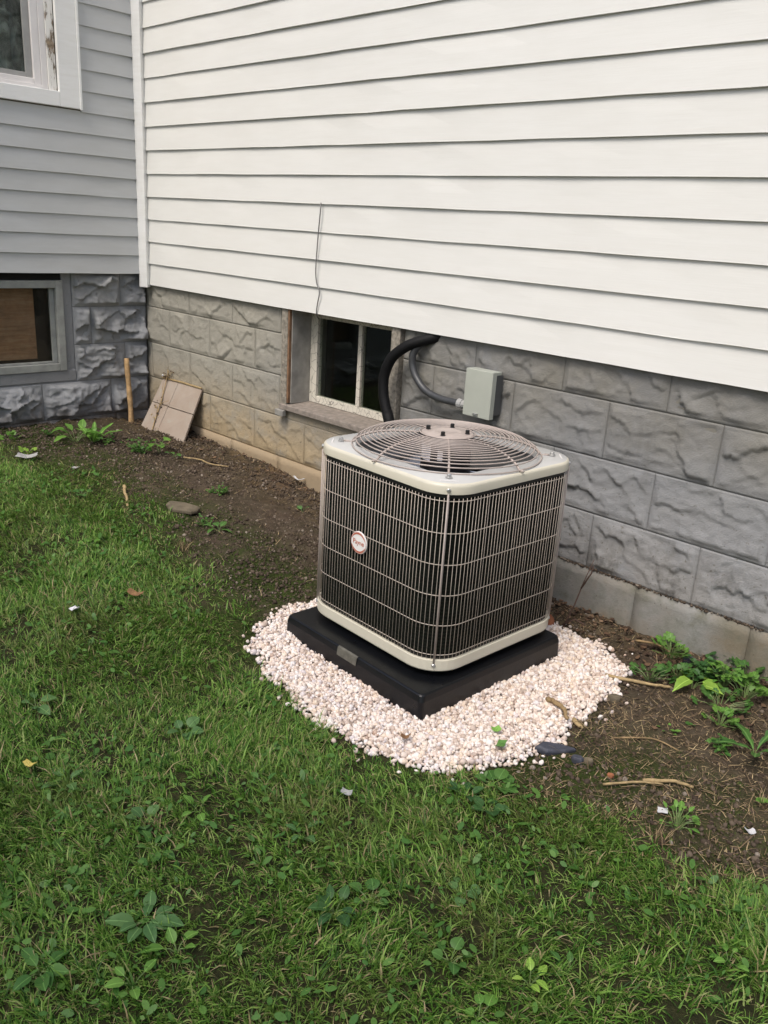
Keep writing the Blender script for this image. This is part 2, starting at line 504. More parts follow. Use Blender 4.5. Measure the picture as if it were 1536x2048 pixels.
M['stem'] = simple('green_stem', (.14, .20, .07), .6, .2)
M['dry'] = simple('dry_stem', (.33, .24, .12), .8, .3, 50)

def grassmat():
    k = N('grass_blade'); i = k.island()
    c = k.ramp(i, [(0., (.022, .066, .011)), (.22, (.062, .165, .020)), (.50, (.135, .275, .038)), (.76, (.26, .42, .085)), (.88, (.32, .38, .13)), (.93, (.30, .24, .12)), (1., (.48, .39, .22))])
    c = k.mix(k.ramp(k.noise(2.4, 5, .6), [(.50, 0.), (.72, .45)]), c, (.15, .14, .05))
    k.set(col=c, rough=.5, spec=.3)
    tl = k.n('ShaderNodeBsdfTranslucent'); k.l(c, tl.inputs[0])
    ms = k.n('ShaderNodeMixShader'); ms.inputs[0].default_value = .30
    k.l(k.b.outputs[0], ms.inputs[1]); k.l(tl.outputs[0], ms.inputs[2]); k.l(ms.outputs[0], k.out.inputs[0])
    return k.m
M['grass'] = grassmat()
def islmat(name, stops, rough=.85, bump=0):
    k = N(name); k.set(col=k.ramp(k.island(), stops), rough=rough, spec=.25)
    if bump: k.bump(k.noise(120, 5), bump, .003)
    return k.m
M['straw'] = islmat('straw', [(0., (.05, .035, .022)), (.3, (.14, .095, .055)), (.6, (.24, .17, .10)), (.85, (.34, .25, .14)), (1., (.46, .36, .20))])
M['crumb'] = islmat('soil_crumb', [(0., (.045, .032, .023)), (.5, (.085, .063, .046)), (.9, (.13, .10, .073)), (1., (.26, .22, .18))], .95, .3)
M['gravel'] = islmat('white_pebble', [(0., (.42, .33, .27)), (.12, (.60, .49, .42)), (.3, (.74, .64, .57)), (.5, (.80, .73, .68)), (.66, (.70, .57, .45)), (.8, (.82, .77, .73)), (.92, (.62, .56, .56)), (1., (.46, .33, .25))], .6, .15)
M['old_leaf'] = islmat('old_leaf', [(0., (.030, .020, .014)), (.4, (.075, .045, .030)), (.75, (.14, .085, .05)), (1., (.24, .16, .10))], .8)
M['moss'] = islmat('moss', [(0., (.025, .042, .010)), (.6, (.05, .075, .016)), (1., (.085, .10, .03))], .95)
def groundmat():
    k = N('soil'); x, y, z = k.sep(k.pos())
    at = k.n('ShaderNodeAttribute', attribute_name='cover').outputs['Fac']
    soil = k.ramp(k.noise(11, 8, .72), [(.30, (.045, .032, .023)), (.5, (.085, .062, .045)), (.72, (.135, .105, .078))])
    soil = k.mix(k.ramp(k.noise(2.8, 6, .68), [(.50, 0.), (.66, .62)]), soil, (.038, .028, .021))
    straw = k.math('MULTIPLY', k.maprange(k.noise(6, 7, .7), .45, .65), k.maprange(y, -.45, -.02))
    soil = k.mix(k.math('MULTIPLY', straw, k.maprange(x, 1.9, 2.2, .65, .2)), soil, (.20, .125, .06))
    mossc = k.ramp(k.noise(30, 6, .7), [(.3, (.022, .030, .009)), (.6, (.045, .062, .014)), (.8, (.075, .075, .026))])
    mm = k.math('MULTIPLY', k.ramp(k.noise(3.2, 6, .65), [(.36, 0.), (.54, 1.)]), k.math('MAXIMUM', k.ramp(at, [(.0, .18), (.26, 1.)]), k.maprange(y, -.46, -.76)))
    c = k.mix(mm, soil, mossc)
    th = k.ramp(k.noise(38, 6, .7), [(.3, (.016, .018, .008)), (.55, (.036, .038, .015)), (.75, (.08, .065, .032))])
    c = k.mix(k.ramp(at, [(.5, 0.), (.85, 1.)]), c, th)
    k.set(col=c, rough=.95, spec=.15)
    k.bump(k.math('ADD', k.noise(70, 8, .75), k.math('MULTIPLY', k.noise(240, 4, .6), .4)), .8, .012)
    return k.m
M['soil'] = groundmat()

# ------------------------------------------------------------------ ground
def ground():
    far = lambda a, b, n: list(np.linspace(0, 1, n)**2.5*(b-a)+a)
    xs = np.array(far(-.30, -60, 14)[::-1][:-1] + list(np.arange(-.30, 5.2, .014)) + far(5.2, 60, 14))
    ys = np.array(far(-3.0, -60, 14)[::-1][:-1] + list(np.arange(-3.0, .06, .014)) + far(.06, 60, 12))
    X, Y = np.meshgrid(xs, ys)
    Zz = zg(np.clip(X, -1, 6), np.clip(Y, -4, .5))
    lw = lawn(X, Y)
    near = ((X > -.31) & (X < 5.25) & (Y > -3.05) & (Y < .1)).astype(float)
    rough = (fbm(X, Y, .09, 11, 4)-.5)*.030 + (vnoise(X, Y, .020, 21)-.5)*.012
    Zz = Zz + near*rough*(1-.5*lw) + near*(fbm(X, Y, .5, 31)-.5)*.02
    g = in_poly(X, Y, GRAVEL)
    Zz = np.where(g, zg(X, Y)-.004, Zz)
    ny, nx = X.shape
    v = np.stack([X.ravel(), Y.ravel(), Zz.ravel()], 1)
    i = np.arange(ny*nx).reshape(ny, nx)
    f = np.stack([i[:-1,:-1], i[:-1,1:], i[1:,1:], i[1:,:-1]], -1).reshape(-1, 4)
    me = np_mesh('ground', v, f.ravel(), np.full(len(f), 4), M['soil'], True)
    a = me.attributes.new('cover', 'FLOAT', 'POINT'); a.data.foreach_set('value', lw.ravel().astype(np.float32))
    link('ground', me, kind='structure')
ground()

# ------------------------------------------------------------------ house
H = thing('house', 'house corner with white and grey vinyl siding above rock-faced block foundation', 'house')
HF = .22047
ZT = .86368                     # top bed joint of the foundation
def siding_board(L, e, seed, step=.22, b=.0118):
    r_ = np.random.default_rng(seed)
    n = int(L/step)+1
    xs = np.linspace(0, L, n+1)
    prof = [(0., .0006), (b-.0012, 0.), (b, .0012), (b-.0006, .0055), (b*.52+.0004, e*.5), (.0008, e+.006)]
    wv = r_.normal(0, .0010, n+1); dz = r_.normal(0, .0006, n+1)
    mb = MB()
    vs = []
    for i, x in enumerate(xs):
        for q, (nn, z) in enumerate(prof):
            vs.append((x, -(nn + (wv[i] if q in (2,3,4) else 0)), z + (dz[i] if q < 4 else 0)))
    k = len(prof); fs = []
    for i in range(n):
        for q in range(k-1):
            fs.append((i*k+q, (i+1)*k+q, (i+1)*k+q+1, i*k+q+1))
    fs.append(tuple(range(k-1, -1, -1))); fs.append(tuple(n*k+q for q in range(k)))
    fs = [f[::-1] for f in fs]
    mb.add(vs, fs)
    return mb
# main wall (faces -y)
E1, Z1 = .127076, .99963
sw = MB(); sw.box(.058, 7.0, -.0195, .22, Z1+.004, 3.3)
SWm = sw.build('siding_wall', M['sheath'], H, label='white wall with clean horizontal vinyl siding')
x_end = [(.0913-.0913+.088) for i in range(20)]
bm = [siding_board(6.88, E1, 100+i).mesh('siding_board', M['vinyl']) for i in range(4)]
SEAM = {4: .66, 5: .66, 10: 3.35, 11: 3.35, 1: 5.2, 2: 5.2, 7: 4.9, 8: 4.9, 13: 1.9, 14: 1.9}
for i in range(18):
    if i in SEAM:     # two panels overlapping at a seam
        a_ = SEAM[i]-.092
        link('siding_board', siding_board(a_, E1, 140+i, .21, .0128).mesh('siding_board', M['vinyl']), SWm, loc=(.092, -.0207, Z1+E1*i))
        link('siding_board', siding_board(6.88-a_+.02, E1, 160+i).mesh('siding_board', M['vinyl']), SWm, loc=(.092+a_-.02, -.0205, Z1+E1*i))
    else:
        link('siding_board', bm[i % 4], SWm, loc=(.092, -.0205, Z1+E1*i))
# side wall (faces +x)
E2, Z2 = .107704, 1.06194
WT, WB, WR = 3.2, 1.936, -.400      # upper window trim: outer top, bottom, right (y)
sw = MB(); sw.box(-.22, .0475, -2.6, -.0196, Z2+.004, WB+.03); sw.box(-.22, .0475, WR-.03, -.0196, WB+.03, 3.3)
sw.box(-.22, .0475, -2.6, -1.42, WB+.03, 3.3)
SWs = sw.build('siding_wall', M['sheath'], H, label='grey wall with duller horizontal vinyl siding')
bl = [siding_board(2.5, E2, 200+i).mesh('siding_board', M['vinyl_grey']) for i in range(4)]
bs = [siding_board(-.072-WR-.004, E2, 210+i).mesh('siding_board', M['vinyl_grey']) for i in range(3)]
for i in range(21):
    z = Z2+E2*i
    if z + E2 < WB+.05:
        link('siding_board', bl[i % 4], SWs, loc=(.0477, -2.572, z), rot=(0, 0, PI/2))
    else:
        link('siding_board', bs[i % 3], SWs, loc=(.0477, WR+.004, z), rot=(0, 0, PI/2))
# corner post, slanting face looking out of the corner
cp = MB()
pl = [(.0485,-.0212),(.0485,-.072),(.064,-.074),(.109,-.056),(.112,-.052),(.096,-.0212)]
cp.loft([[(x, y, .985) for x, y in pl], [(x, y, 3.3) for x, y in pl]])
cp.build('corner_post', M['trim'], H, bevel=.002)

# ---- rock faced blocks
def rock_block(L, Hh, amp, seed, flat=False, rot=-.45, res=.0080, cells=11):
    r_ = np.random.default_rng(seed)
    gap = .0011
    L2, H2 = L-2*gap, Hh-2*gap
    nx, nz = max(6, int(L2/res)), max(5, int(H2/res))
    if flat: nx, nz = 10, 6
    u = np.linspace(0, L2, nx+1); v = np.linspace(0, H2, nz+1)
    U, V = np.meshgrid(u, v)
    d = np.minimum(np.minimum(U, L2-U), np.minimum(V, H2-V))
    if flat:
        h = (fbm(U, V, .08, seed % 50)-.5)*.004
        h = h*np.clip(d/.01, 0, 1)
    else:
        nseed = max(3, int(round(L/.40*cells)))
        c = np.stack([r_.uniform(0, L2, nseed), r_.uniform(0, H2, nseed)], 1)
        an = rot*r_.uniform(-.3, 1.2) + r_.normal(0, .35, nseed)
        Uw = U + (fbm(U, V, .055, seed % 37)-.5)*.055; Vw = V + (fbm(U, V, .055, 3+seed % 31)-.5)*.045
        ds, hv = [], []
        for k in range(nseed):
            dx, dy = Uw-c[k,0], Vw-c[k,1]
            a = math.cos(an[k])*dx + math.sin(an[k])*dy; b = -math.sin(an[k])*dx + math.cos(an[k])*dy
            ds.append((a*.62)**2 + b**2 + r_.uniform(0, .0012))
            hv.append(r_.uniform(.22, .66) - r_.uniform(4., 11.)*b + r_.uniform(-4.5, 4.5)*a + 36*(a*a+b*b))
        sel = np.argmin(np.stack(ds), 0)
        h = np.take_along_axis(np.stack(hv), sel[None], 0)[0]
        h = np.clip(h, -.1, 1.55)
        h = (h*.85 + .22*fbm(U, V, .04, seed % 40) + .34*(fbm(Uw*1.0, Vw*1.6, .026, 5+seed % 33, 2)-.5) - .30)*amp
        marg = .013 + .006*(fbm(U*3, V*3, .05, seed % 30)-.5)
        h = h*np.clip((d-marg)/.012, 0, 1)**.7
        h = np.maximum(h, -.006) + (fbm(U, V, .06, 3+seed % 20)-.5)*.002*np.clip(d/.01, 0, 1)
    base = .0020
    nvx, nvz = nx+1, nz+1
    vs = [(U.flat[i]+gap, -(base+h.flat[i]), V.flat[i]+gap) for i in range(U.size)]
    idx = np.arange(U.size).reshape(nvz, nvx)
    fs = [(idx[j,i], idx[j,i+1], idx[j+1,i+1], idx[j+1,i]) for j in range(nz) for i in range(nx)]
    # side walls back into the mortar
    per = list(idx[0,:]) + list(idx[1:,-1]) + list(idx[-1,-2::-1]) + list(idx[-2:0:-1,0])
    o = len(vs); vs += [(vs[p][0], .012, vs[p][2]) for p in per]
    k = len(per)
    fs += [(per[q], o+q, o+(q+1) % k, per[(q+1) % k]) for q in range(k)]
    mb = MB(); mb.add(vs, [tuple(int(a) for a in f) for f in fs]); mb.smooth = True
    return mb
BL = .4365
FW = MB()
WX0, WX1, WZ0 = 1.386, 2.258, .470
FW.box(-.25, WX0, .002, .30, -.5, 1.003); FW.box(WX1, 7.0, .002, .30, -.5, 1.003); FW.box(WX0, WX1, .002, .30, -.5, WZ0)
FWm = FW.build('foundation_wall', M['mortar'], H, label='foundation under the white wall, painted warm grey')
variants = {}
def place_block(parent, x0, x1, z0, z1, amp, seed, mat, key, flat=False, axis='x', rot=-.45, cells=14):
    full = abs((x1-x0)-BL) < 1e-4 and abs(z1-z0-HF) < 1e-4
    kk = (key, seed % 29) if full else (key, x0, z0)
    if kk not in variants:
        variants[kk] = rock_block(x1-x0, z1-z0, amp, hash(kk) % 9999 if False else int(abs(x0*977+z0*131+seed*7.7)*10) % 9973, flat, rot, .008, cells).mesh('block', mat)
    if axis == 'x': link('block', variants[kk], parent, loc=(x0, 0, z0))
    else: link('block', variants[kk], parent, loc=(0, x0, z0), rot=(0, 0, PI/2))
sd_ = 0
for j in range(4):
    z1 = ZT + HF*(1-j); z0 = z1-HF
    off = .0575 if j % 2 == 0 else .27
    x = off - BL
    while x < 6.6:
        a, b = max(x, .004), x+BL
        x += BL; sd_ += 1
        left = a < 1.5
        amp = .0155 if not left else (.013 if j < 2 else .009)
        segs = [(a, b)]
        if j <= 2:
            segs = []
            if a < WX0: segs.append((a, min(b, WX0-.002)))
            if b > WX1: segs.append((max(a, WX1+.003), b))
        for s0, s1 in segs:
            if s1-s0 < .03: continue
            place_block(FWm, s0, s1, z0, z1, amp, sd_*5+j, M['block'], ('m', round(amp, 4)))
x = .06-BL
while x < 6.6:
    a, b = max(x, .004), x+BL; x += BL; sd_ += 1
    r_ = variants.setdefault(('foot', sd_ % 4), rock_block(BL, .24, .01, 300+sd_ % 4, True).mesh('block', M['footing']))
    link('block', r_, FWm, loc=(x-BL, -.008, -.04), label='plain smooth footing block')
# parging under the window sill
pg = MB(); pg.box(WX0-.004, WX1+.004, -.0045, .0015, ZT-2*HF+.004, WZ0-.002); pg.build('parging', M['mortar'], FWm)

FS = MB()
LY1, LZ0, LZ1 = -.484, .430, 1.066
FS.box(-.30, -.002, LY1, -.003, -.5, LZ1); FS.box(-.30, -.002, -2.6, LY1, -.5, LZ0); FS.box(-.30, -.002, -2.6, -1.55, LZ0, LZ1)
FWs = FS.build('foundation_wall', M['mortar_side'], H, label='foundation under the grey wall, deeply rock-faced and bluish grey')
rows = {0: [-.486, -.178], 1: [-.486, -.375], 2: [-.486, -.158], 3: [-2.42, -1.984, -1.547, -1.11, -.70, -.262]}
for j, ys in rows.items():
    z1 = ZT + HF*(1-j); z0 = z1-HF
    ends = ys[1:] + [-.004]
    for a, b in zip(ys, ends):
        sd_ += 1
        zz1 = z1 if j else LZ1
        place_block(FWs, a, b, z0, zz1 - (0 if j else .0), .060, sd_*5+2, M['block_side'], ('s', sd_), axis='y', rot=.6, cells=8)
x = -2.42
while x < -.01:
    r_ = variants.setdefault(('foot2', sd_ % 3), rock_block(BL, .22, .01, 330+sd_ % 3, True).mesh('block', M['mortar_side'])); sd_ += 1
    link('block', r_, FWs, loc=(.006, x, -.02), rot=(0, 0, PI/2)); x += BL

# ---- basement window in the main foundation wall
W = MB()
W.box(1.399, 1.446, -.022, -.0005, .475, 1.002)                     # outer board left
BW = W.build('basement_window', M['worn_wood'], H, bevel=.003, label='small two-pane window with cracked white paint')
W = MB(); W.box(2.195, 2.250, -.022, .05, .475, 1.002); W.build('frame_board', M['worn_wood'], BW, bevel=.003)
W = MB(); W.box(1.4465, 1.458, -.020, -.002, .512, 1.002); W.build('stop_bead', M['brown_wood'], BW, bevel=.003)
W = MB(); W.box(1.4475, 1.464, -.0015, .16, .51, 1.002); W.build('jamb', M['jamb'], BW)
W = MB(); W.box(2.195, 2.22, .051, .16, .51, 1.002); W.build('jamb', M['jamb'], BW)
W = MB()
for (xa, xb) in ((1.400, 2.245),):
    y0, y1 = -.034, .16
    W.add([(xa,y0,.474),(xb,y0,.474),(xb,y1,.474),(xa,y1,.474),(xa,y0,.503),(xb,y0,.503),(xb,y1,.512),(xa,y1,.512)],
          [(0,3,2,1),(4,5,6,7),(0,1,5,4),(1,2,6,5),(2,3,7,6),(3,0,4,7)])
W.build('sill', M['sill'], BW, bevel=.004)
W = MB(); W.box(1.385, 1.452, -.048, -.023, .440, .4735); W.build('sill_horn', M['jamb'], BW, bevel=.004)
# sash with flaking paint: stiles, rails, muntin
W = MB(); W.box(1.4665, 1.520, .120, .155, .5125, 1.002); W.build('sash_stile', M['flaked'], BW, bevel=.002)
W = MB(); W.box(2.130, 2.1945, .120, .155, .5125, 1.002); W.build('sash_stile', M['flaked'], BW, bevel=.002)
W = MB(); W.box(1.5205, 2.1295, .121, .154, .5125, .549); W.build('sash_rail', M['flaked'], BW, bevel=.002)
W = MB(); W.box(1.5205, 2.1295, .121, .154, .958, 1.002); W.build('sash_rail', M['flaked'], BW, bevel=.002)
W = MB(); W.box(1.826, 1.852, .123, .152, .5495, .9575); W.build('muntin', M['flaked'], BW, bevel=.002)
for xa, xb in ((1.5205, 1.8255), (1.8525, 2.1295)):
    W = MB(); W.box(xa, xb, .137, .140, .5495, .9575); W.build('pane', M['dirty_glass'], BW)
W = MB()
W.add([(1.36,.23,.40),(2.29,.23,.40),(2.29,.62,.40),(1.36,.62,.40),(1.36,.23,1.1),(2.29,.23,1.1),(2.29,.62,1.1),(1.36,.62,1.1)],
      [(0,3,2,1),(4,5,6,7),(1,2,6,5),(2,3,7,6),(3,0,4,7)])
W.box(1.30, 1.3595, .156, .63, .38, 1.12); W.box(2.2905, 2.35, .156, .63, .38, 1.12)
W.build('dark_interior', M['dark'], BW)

# ---- basement window in the grey wall
W = MB(); y0, y1 = -1.50, -.545
W.box(-.041, .015, -.5875, y1, .496, 1.019)
LW_ = W.build('basement_window', M['grey_frame'], H, bevel=.003, label='boarded low window with grey frame and plywood behind the glass')
W = MB(); W.box(-.04, .014, -1.50, -.588, .975, 1.018); W.build('frame_rail', M['grey_frame'], LW_, bevel=.003)
W = MB(); W.box(-.04, .014, -1.50, -.588, .497, .540); W.build('frame_rail', M['grey_frame'], LW_, bevel=.003)
W = MB(); W.box(-.06, -.004, -.5445, -.487, .432, 1.064); W.build('jamb', M['mortar_side'], LW_, bevel=.003)
W = MB(); W.box(-.06, .006, -1.55, -.488, .4315, .4955); W.build('sill', M['mortar_side'], LW_, bevel=.004)
W = MB(); W.box(-.06, -.008, -1.55, -.546, 1.0195, 1.0625); W.build('dark_gap_strip', M['dark'], LW_)  # black strip stands in for the shaded gap under the grey siding
W = MB(); W.box(-.034, -.012, -.6155, -.5885, .5405, .9745); W.box(-.034, -.012, -1.50, -.616, .5405, .552); W.build('sash_stile', M['grey_frame'], LW_, bevel=.002)
W = MB(); W.box(-.028, -.025, -1.50, -.616, .5525, .9745); W.build('pane', M['hazy_glass'], LW_)
W = MB(); W.box(-.075, -.060, -1.50, -.690, .565, .99); W.build('plywood_board', M['plywood'], LW_)
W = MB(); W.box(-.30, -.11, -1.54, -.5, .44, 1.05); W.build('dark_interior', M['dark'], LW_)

# ---- upper window in the grey wall
W = MB(); W.box(.0490, .074, -.521, WR, WB, WT)
UW = W.build('window', M['trim'], H, bevel=.003, label='white trimmed window with peeling inner casing')
W = MB(); W.box(.0490, .0735, -1.40, -.5215, WB, 2.010); W.build('trim_board', M['trim'], UW, bevel=.003)
W = MB(); W.box(.0745, .083, WR-.010, WR+.002, WB-.004, WT); W.build('trim_lip', M['trim'], UW, bevel=.001)
W = MB(); W.box(.0200, .046, -.566, -.5215, 2.0105, WT); W.build('casing', M['peel_trim'], UW, bevel=.002)
W = MB(); W.box(.0050, .040, -.600, -.5665, 2.0105, WT); W.build('casing', M['sash_vinyl'], UW, bevel=.002)
W = MB(); W.box(.0, .052, -1.40, -.6005, 2.0105, 2.030); W.build('sill', M['sash_vinyl'], UW, bevel=.002)
W = MB(); W.box(.010, .036, -.640, -.6005, 2.0305, WT); W.box(.010, .036, -1.40, -.6405, 2.0305, 2.058); W.build('sash', M['sash_vinyl'], UW, bevel=.003)
W = MB(); W.box(.004, .022, -.6755, -.6405, 2.0585, WT); W.box(.004, .022, -1.40, -.676, 2.0585, 2.083); W.build('screen_frame', M['screen_grey'], UW, bevel=.002)
W = MB(); W.box(.006, .009, -1.40, -.676, 2.0835, WT); W.build('pane', M['glass'], UW)
W = MB()
ys = np.linspace(-1.40, -.62, 60); vs = []; fs = []
for i, y in enumerate(ys):
    d = -.06 + .018*math.sin(i*1.15) + .010*math.sin(i*2.7)
    vs += [(d, y, 2.03), (d+.006*math.sin(i*.8), y, 2.5), (d, y, WT)]
for i in range(len(ys)-1):
    for q in (0, 1): fs.append((i*3+q, i*3+3+q, i*3+4+q, i*3+1+q))
W.add(vs, fs); W.build('curtain_reflection', M['curtain_reflection'], UW, smooth=True)
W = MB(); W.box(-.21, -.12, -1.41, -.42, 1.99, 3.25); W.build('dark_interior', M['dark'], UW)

# ------------------------------------------------------------------ equipment pad and air conditioner
RZ = R(-2.5)
def rsq(h, r, z, n=8, c=(0, 0)):
    out = []
    for k, (sx, sy) in enumerate(((1,1),(-1,1),(-1,-1),(1,-1))):
        for i in range(n+1):
            a = R(90*k+90*i/n); out.append((c[0]+sx*(h-r)+r*math.cos(a), c[1]+sy*(h-r)+r*math.sin(a), z))
    return out
PT = thing('equipment_pad', 'square black plastic pad lying in white pebbles under the air conditioner', 'equipment pad', (3.110, -.703, 0), R(-2.7))
pb = MB()
pb.loft([rsq(.353, .012, -.03, 4), rsq(.351, .014, .055, 4), rsq(.347, .016, .074, 4), rsq(.343, .018, .0785, 4)]); pb.smooth = False
pb.build('pad_body', M['pad'], PT, bevel=.002)
tp = MB()
x0, x1 = -.055, .045
tp.add([(x0,-.3435,.0795),(x1,-.3435,.0795),(x1,-.3505,.0755),(x0,-.3505,.0755),(x1,-.3545,.048),(x0,-.3545,.048)], [(0,3,2,1),(3,5,4,2)])
tp.build('tape', M['tape'], PT, label='strip of grey tape on the front edge')

CX, CY, ZB, ZTOP = 3.103, -.650, .100, .690
AC = thing('air_conditioner', 'square outdoor air conditioner with wire grille, domed fan guard and round badge', 'air conditioner', (CX, CY, 0), RZ)
hA = .331; rA = .118
b = MB()
b.loft([rsq(hA-.012, rA-.01, ZB-.0, 8), rsq(hA-.002, rA, ZB+.002, 8), rsq(hA, rA, ZB+.006, 8), rsq(hA, rA, ZB+.040, 8), rsq(hA-.003, rA, ZB+.042, 8), rsq(hA-.030, rA-.025, ZB+.040, 8)], cap1=False)
b.build('base_pan', M['ac_paint'], AC, smooth=False, bevel=0)
b = MB()
for sx in (-1, 1):
    for sy in (-1, 1): b.box(sx*.22-.03, sx*.22+.03, sy*.22-.03, sy*.22+.03, .0785, ZB-.0005)
b.build('foot', M['black_metal'], AC)
# top cap with circular opening
def cap():
    b = MB(); n = 16; hT = hA-.001
    o = lambda h, r, z: rsq(h, r, z, n)
    loops = [o(hT-.006, rA-.004, ZTOP-.001), o(hT, rA, ZTOP), o(hT, rA, ZTOP+.022), o(hT-.0022, rA-.002, ZTOP+.0285), o(hT-.008, rA-.006, ZTOP+.0325)]
    K = len(loops[0])
    circ = lambda r, z: [(r*math.cos(math.atan2(p[1], p[0])), r*math.sin(math.atan2(p[1], p[0])), z) for p in loops[-1]]
    loops += [circ(.3145, ZTOP+.0355), circ(.3085, ZTOP+.0375), circ(.303, ZTOP+.033), circ(.300, ZTOP+.020)]
    b.loft(loops, False, False); return b
cb = cap(); co = cb.build('top_cap', M['ac_top'], AC, smooth=True)
for p in co.data.polygons: p.use_smooth = True
co.data.materials.append(M['ac_paint'])
for p in co.data.polygons:
    c = p.center
    if c.z < ZTOP+.031 and max(abs(c.x), abs(c.y)) > .2 and math.hypot(c.x, c.y) > .318: p.material_index = 1
m_ = co.modifiers.new('edges', 'EDGE_SPLIT'); m_.split_angle = R(50)
# dark coil behind the wires
b = MB(); b.loft([rsq(hA-.0125, rA-.011, ZB+.041, 10), rsq(hA-.0125, rA-.011, ZTOP-.002, 10)], False, False)
b.build('coil', M['coil'], AC, smooth=True)
b = MB(); b.loft([rsq(hA-.045, rA-.03, ZB+.03, 8), rsq(hA-.045, rA-.03, ZTOP-.09, 8)], True, False); b.build('inner_liner', M['black_metal'], AC)
b = MB(); b.loft([rsq(hA-.0105, rA-.009, ZTOP-.014, 10), rsq(hA-.0105, rA-.009, ZTOP-.0015, 10)], False, False); b.build('top_gap_shade', M['black_metal'], AC, smooth=True)  # black strip put in as the shaded gap beneath the cap
b = MB(); b.loft([rsq(hA-.0105, rA-.009, ZB+.0415, 10), rsq(hA-.0105, rA-.009, ZB+.050, 10)], False, False); b.build('bottom_black_band', M['black_metal'], AC, smooth=True)  # plain black band just above the base pan
# fan orifice ring, motor, blades
b = MB(); b.lathe([(.2995, ZTOP+.020), (.288, ZTOP-.02), (.284, ZTOP-.07), (.288, ZTOP-.10)], 40); b.build('fan_shroud', M['shroud'], AC, smooth=True)
ZP = .783
b = MB(); b.lathe([(.0, ZP-.17), (.075, ZP-.168), (.085, ZP-.16), (.085, ZP-.022), (.075, ZP-.012), (.0, ZP-.011)], 28); MT = b.build('fan_motor', M['motor'], AC, smooth=True)
m_ = MT.modifiers.new('edges', 'EDGE_SPLIT'); m_.split_angle = R(40)
def sticker(name, a0, a1, z0, z1, lines):
    b = MB(); n = 6; vs = []; fs = []
    for i in range(n+1):
        a = R(a0+(a1-a0)*i/n)
        for z in (z0, z1): vs.append((.0858*math.cos(a), .0858*math.sin(a), z))
    for i in range(n): fs.append((i*2, i*2+2, i*2+3, i*2+1))
    b.add(vs, fs); st = b.build(name, M['paper'], MT)
sticker('motor_label', -122, -84, ZP-.090, ZP-.032, 4)
sticker('barcode_label', -66, -54, ZP-.082, ZP-.048, 2)
for k in range(3):
    b = MB(); a0 = R(-62+120*k); vs = []; fs = []; nr, na = 5, 8
    for i in range(nr+1):
        r_ = .05+.225*i/nr; wd = R(26+34*i/nr)
        for j in range(na+1):
            t = j/na-.5; a = a0+wd*t*1.15
            vs.append((r_*math.cos(a), r_*math.sin(a), ZP-.175-.09*t-.012*math.cos(t*PI)))
    for i in range(nr):
        for j in range(na): fs.append((i*(na+1)+j, i*(na+1)+j+1, (i+1)*(na+1)+j+1, (i+1)*(na+1)+j))
    b.add(vs, fs); bo = b.build('fan_blade', M['aluminium'], AC, smooth=True)
    so_ = bo.modifiers.new('thick', 'SOLIDIFY'); so_.thickness = .0015
# fan guard: plate with four bolts, rings, spokes
FG = MB()
FG.lathe([(.0, ZP+.001), (.040, ZP+.001), (.044, ZP+.0035), (.048, ZP+.001), (.085, ZP-.001), (.090, ZP-.004), (.088, ZP-.007), (0, ZP-.008)], 40)
FGo = FG.build('fan_guard', M['guard'], AC, smooth=True)
def dome(r_):
    t = max(0., min(1., (r_-.09)/(.322-.09)))
    return ZTOP+.038 + (ZP-.003-ZTOP-.038)*(1-t**3.4)**.75
NR = 16
seg = np.linspace(.093, .318, NR)
rr = [.0945 + (.322-.0945)*(i/(NR-1))**.90 for i in range(NR)]
for r_ in rr:
    b = MB(); z = dome(r_)
    b.ring([(r_*math.cos(2*PI*j/48), r_*math.sin(2*PI*j/48), z) for j in range(48)], .0024, 5)
    b.build('guard_ring', M['guard'], FGo, smooth=True)
def spoke(a, tail):
    b = MB(); pts = []
    for i in range(12):
        r_ = .086+(.322-.086)*i/11
        pts.append((r_*math.cos(a), r_*math.sin(a), dome(max(r_, .092))-.0045))
    if tail: pts += [((.322+tail*.5)*math.cos(a), (.322+tail*.5)*math.sin(a), ZTOP+.0372), ((.322+tail)*math.cos(a), (.322+tail)*math.sin(a), ZTOP+.0368)]
    b.tube(pts, .0038, 6); b.build('guard_spoke', M['guard'], FGo, smooth=True)
for k in range(8):
    spoke(R(45*k), .026 if k % 2 == 1 else .014)
for k in range(4):
    a = R(45+90*k); r_ = .359
    b = MB(); b.lathe([(0, .012), (.006, .012), (.007, .010), (.007, .004), (.011, .003), (.011, 0), (0, 0)], 8, (r_*math.cos(a), r_*math.sin(a), ZTOP+.0355)); b.build('guard_bolt', M['screw'], AC)
for k in range(4):
    a = R(30+90*k)
    b = MB(); b.lathe([(0, .013), (.0065, .013), (.0075, .011), (.0075, .002), (.0095, .0), (0, 0)], 6, (.068*math.cos(a), .068*math.sin(a), ZP+.001)); b.build('motor_bolt', M['black_metal'], FGo)
# small stamped slots near the corners of the cap
for k in range(4):
    a = R(45+90*k); d = (math.cos(a), math.sin(a)); t = (-d[1], d[0]); r_ = .388
    b = MB(); c0 = [(d[0]*r_+t[0]*s*.028+d[0]*q, d[1]*r_+t[1]*s*.028+d[1]*q, ZTOP+.0337) for s, q in ((-1,-.002),(1,-.002),(1,.002),(-1,.002))]
    b.add(c0+[(x, y, z+.0012) for x, y, z in c0], [(3,2,1,0),(4,5,6,7),(0,1,5,4),(1,2,6,5),(2,3,7,6),(3,0,4,7)])
    b.build('cap_slot', M['badge_white'], AC)
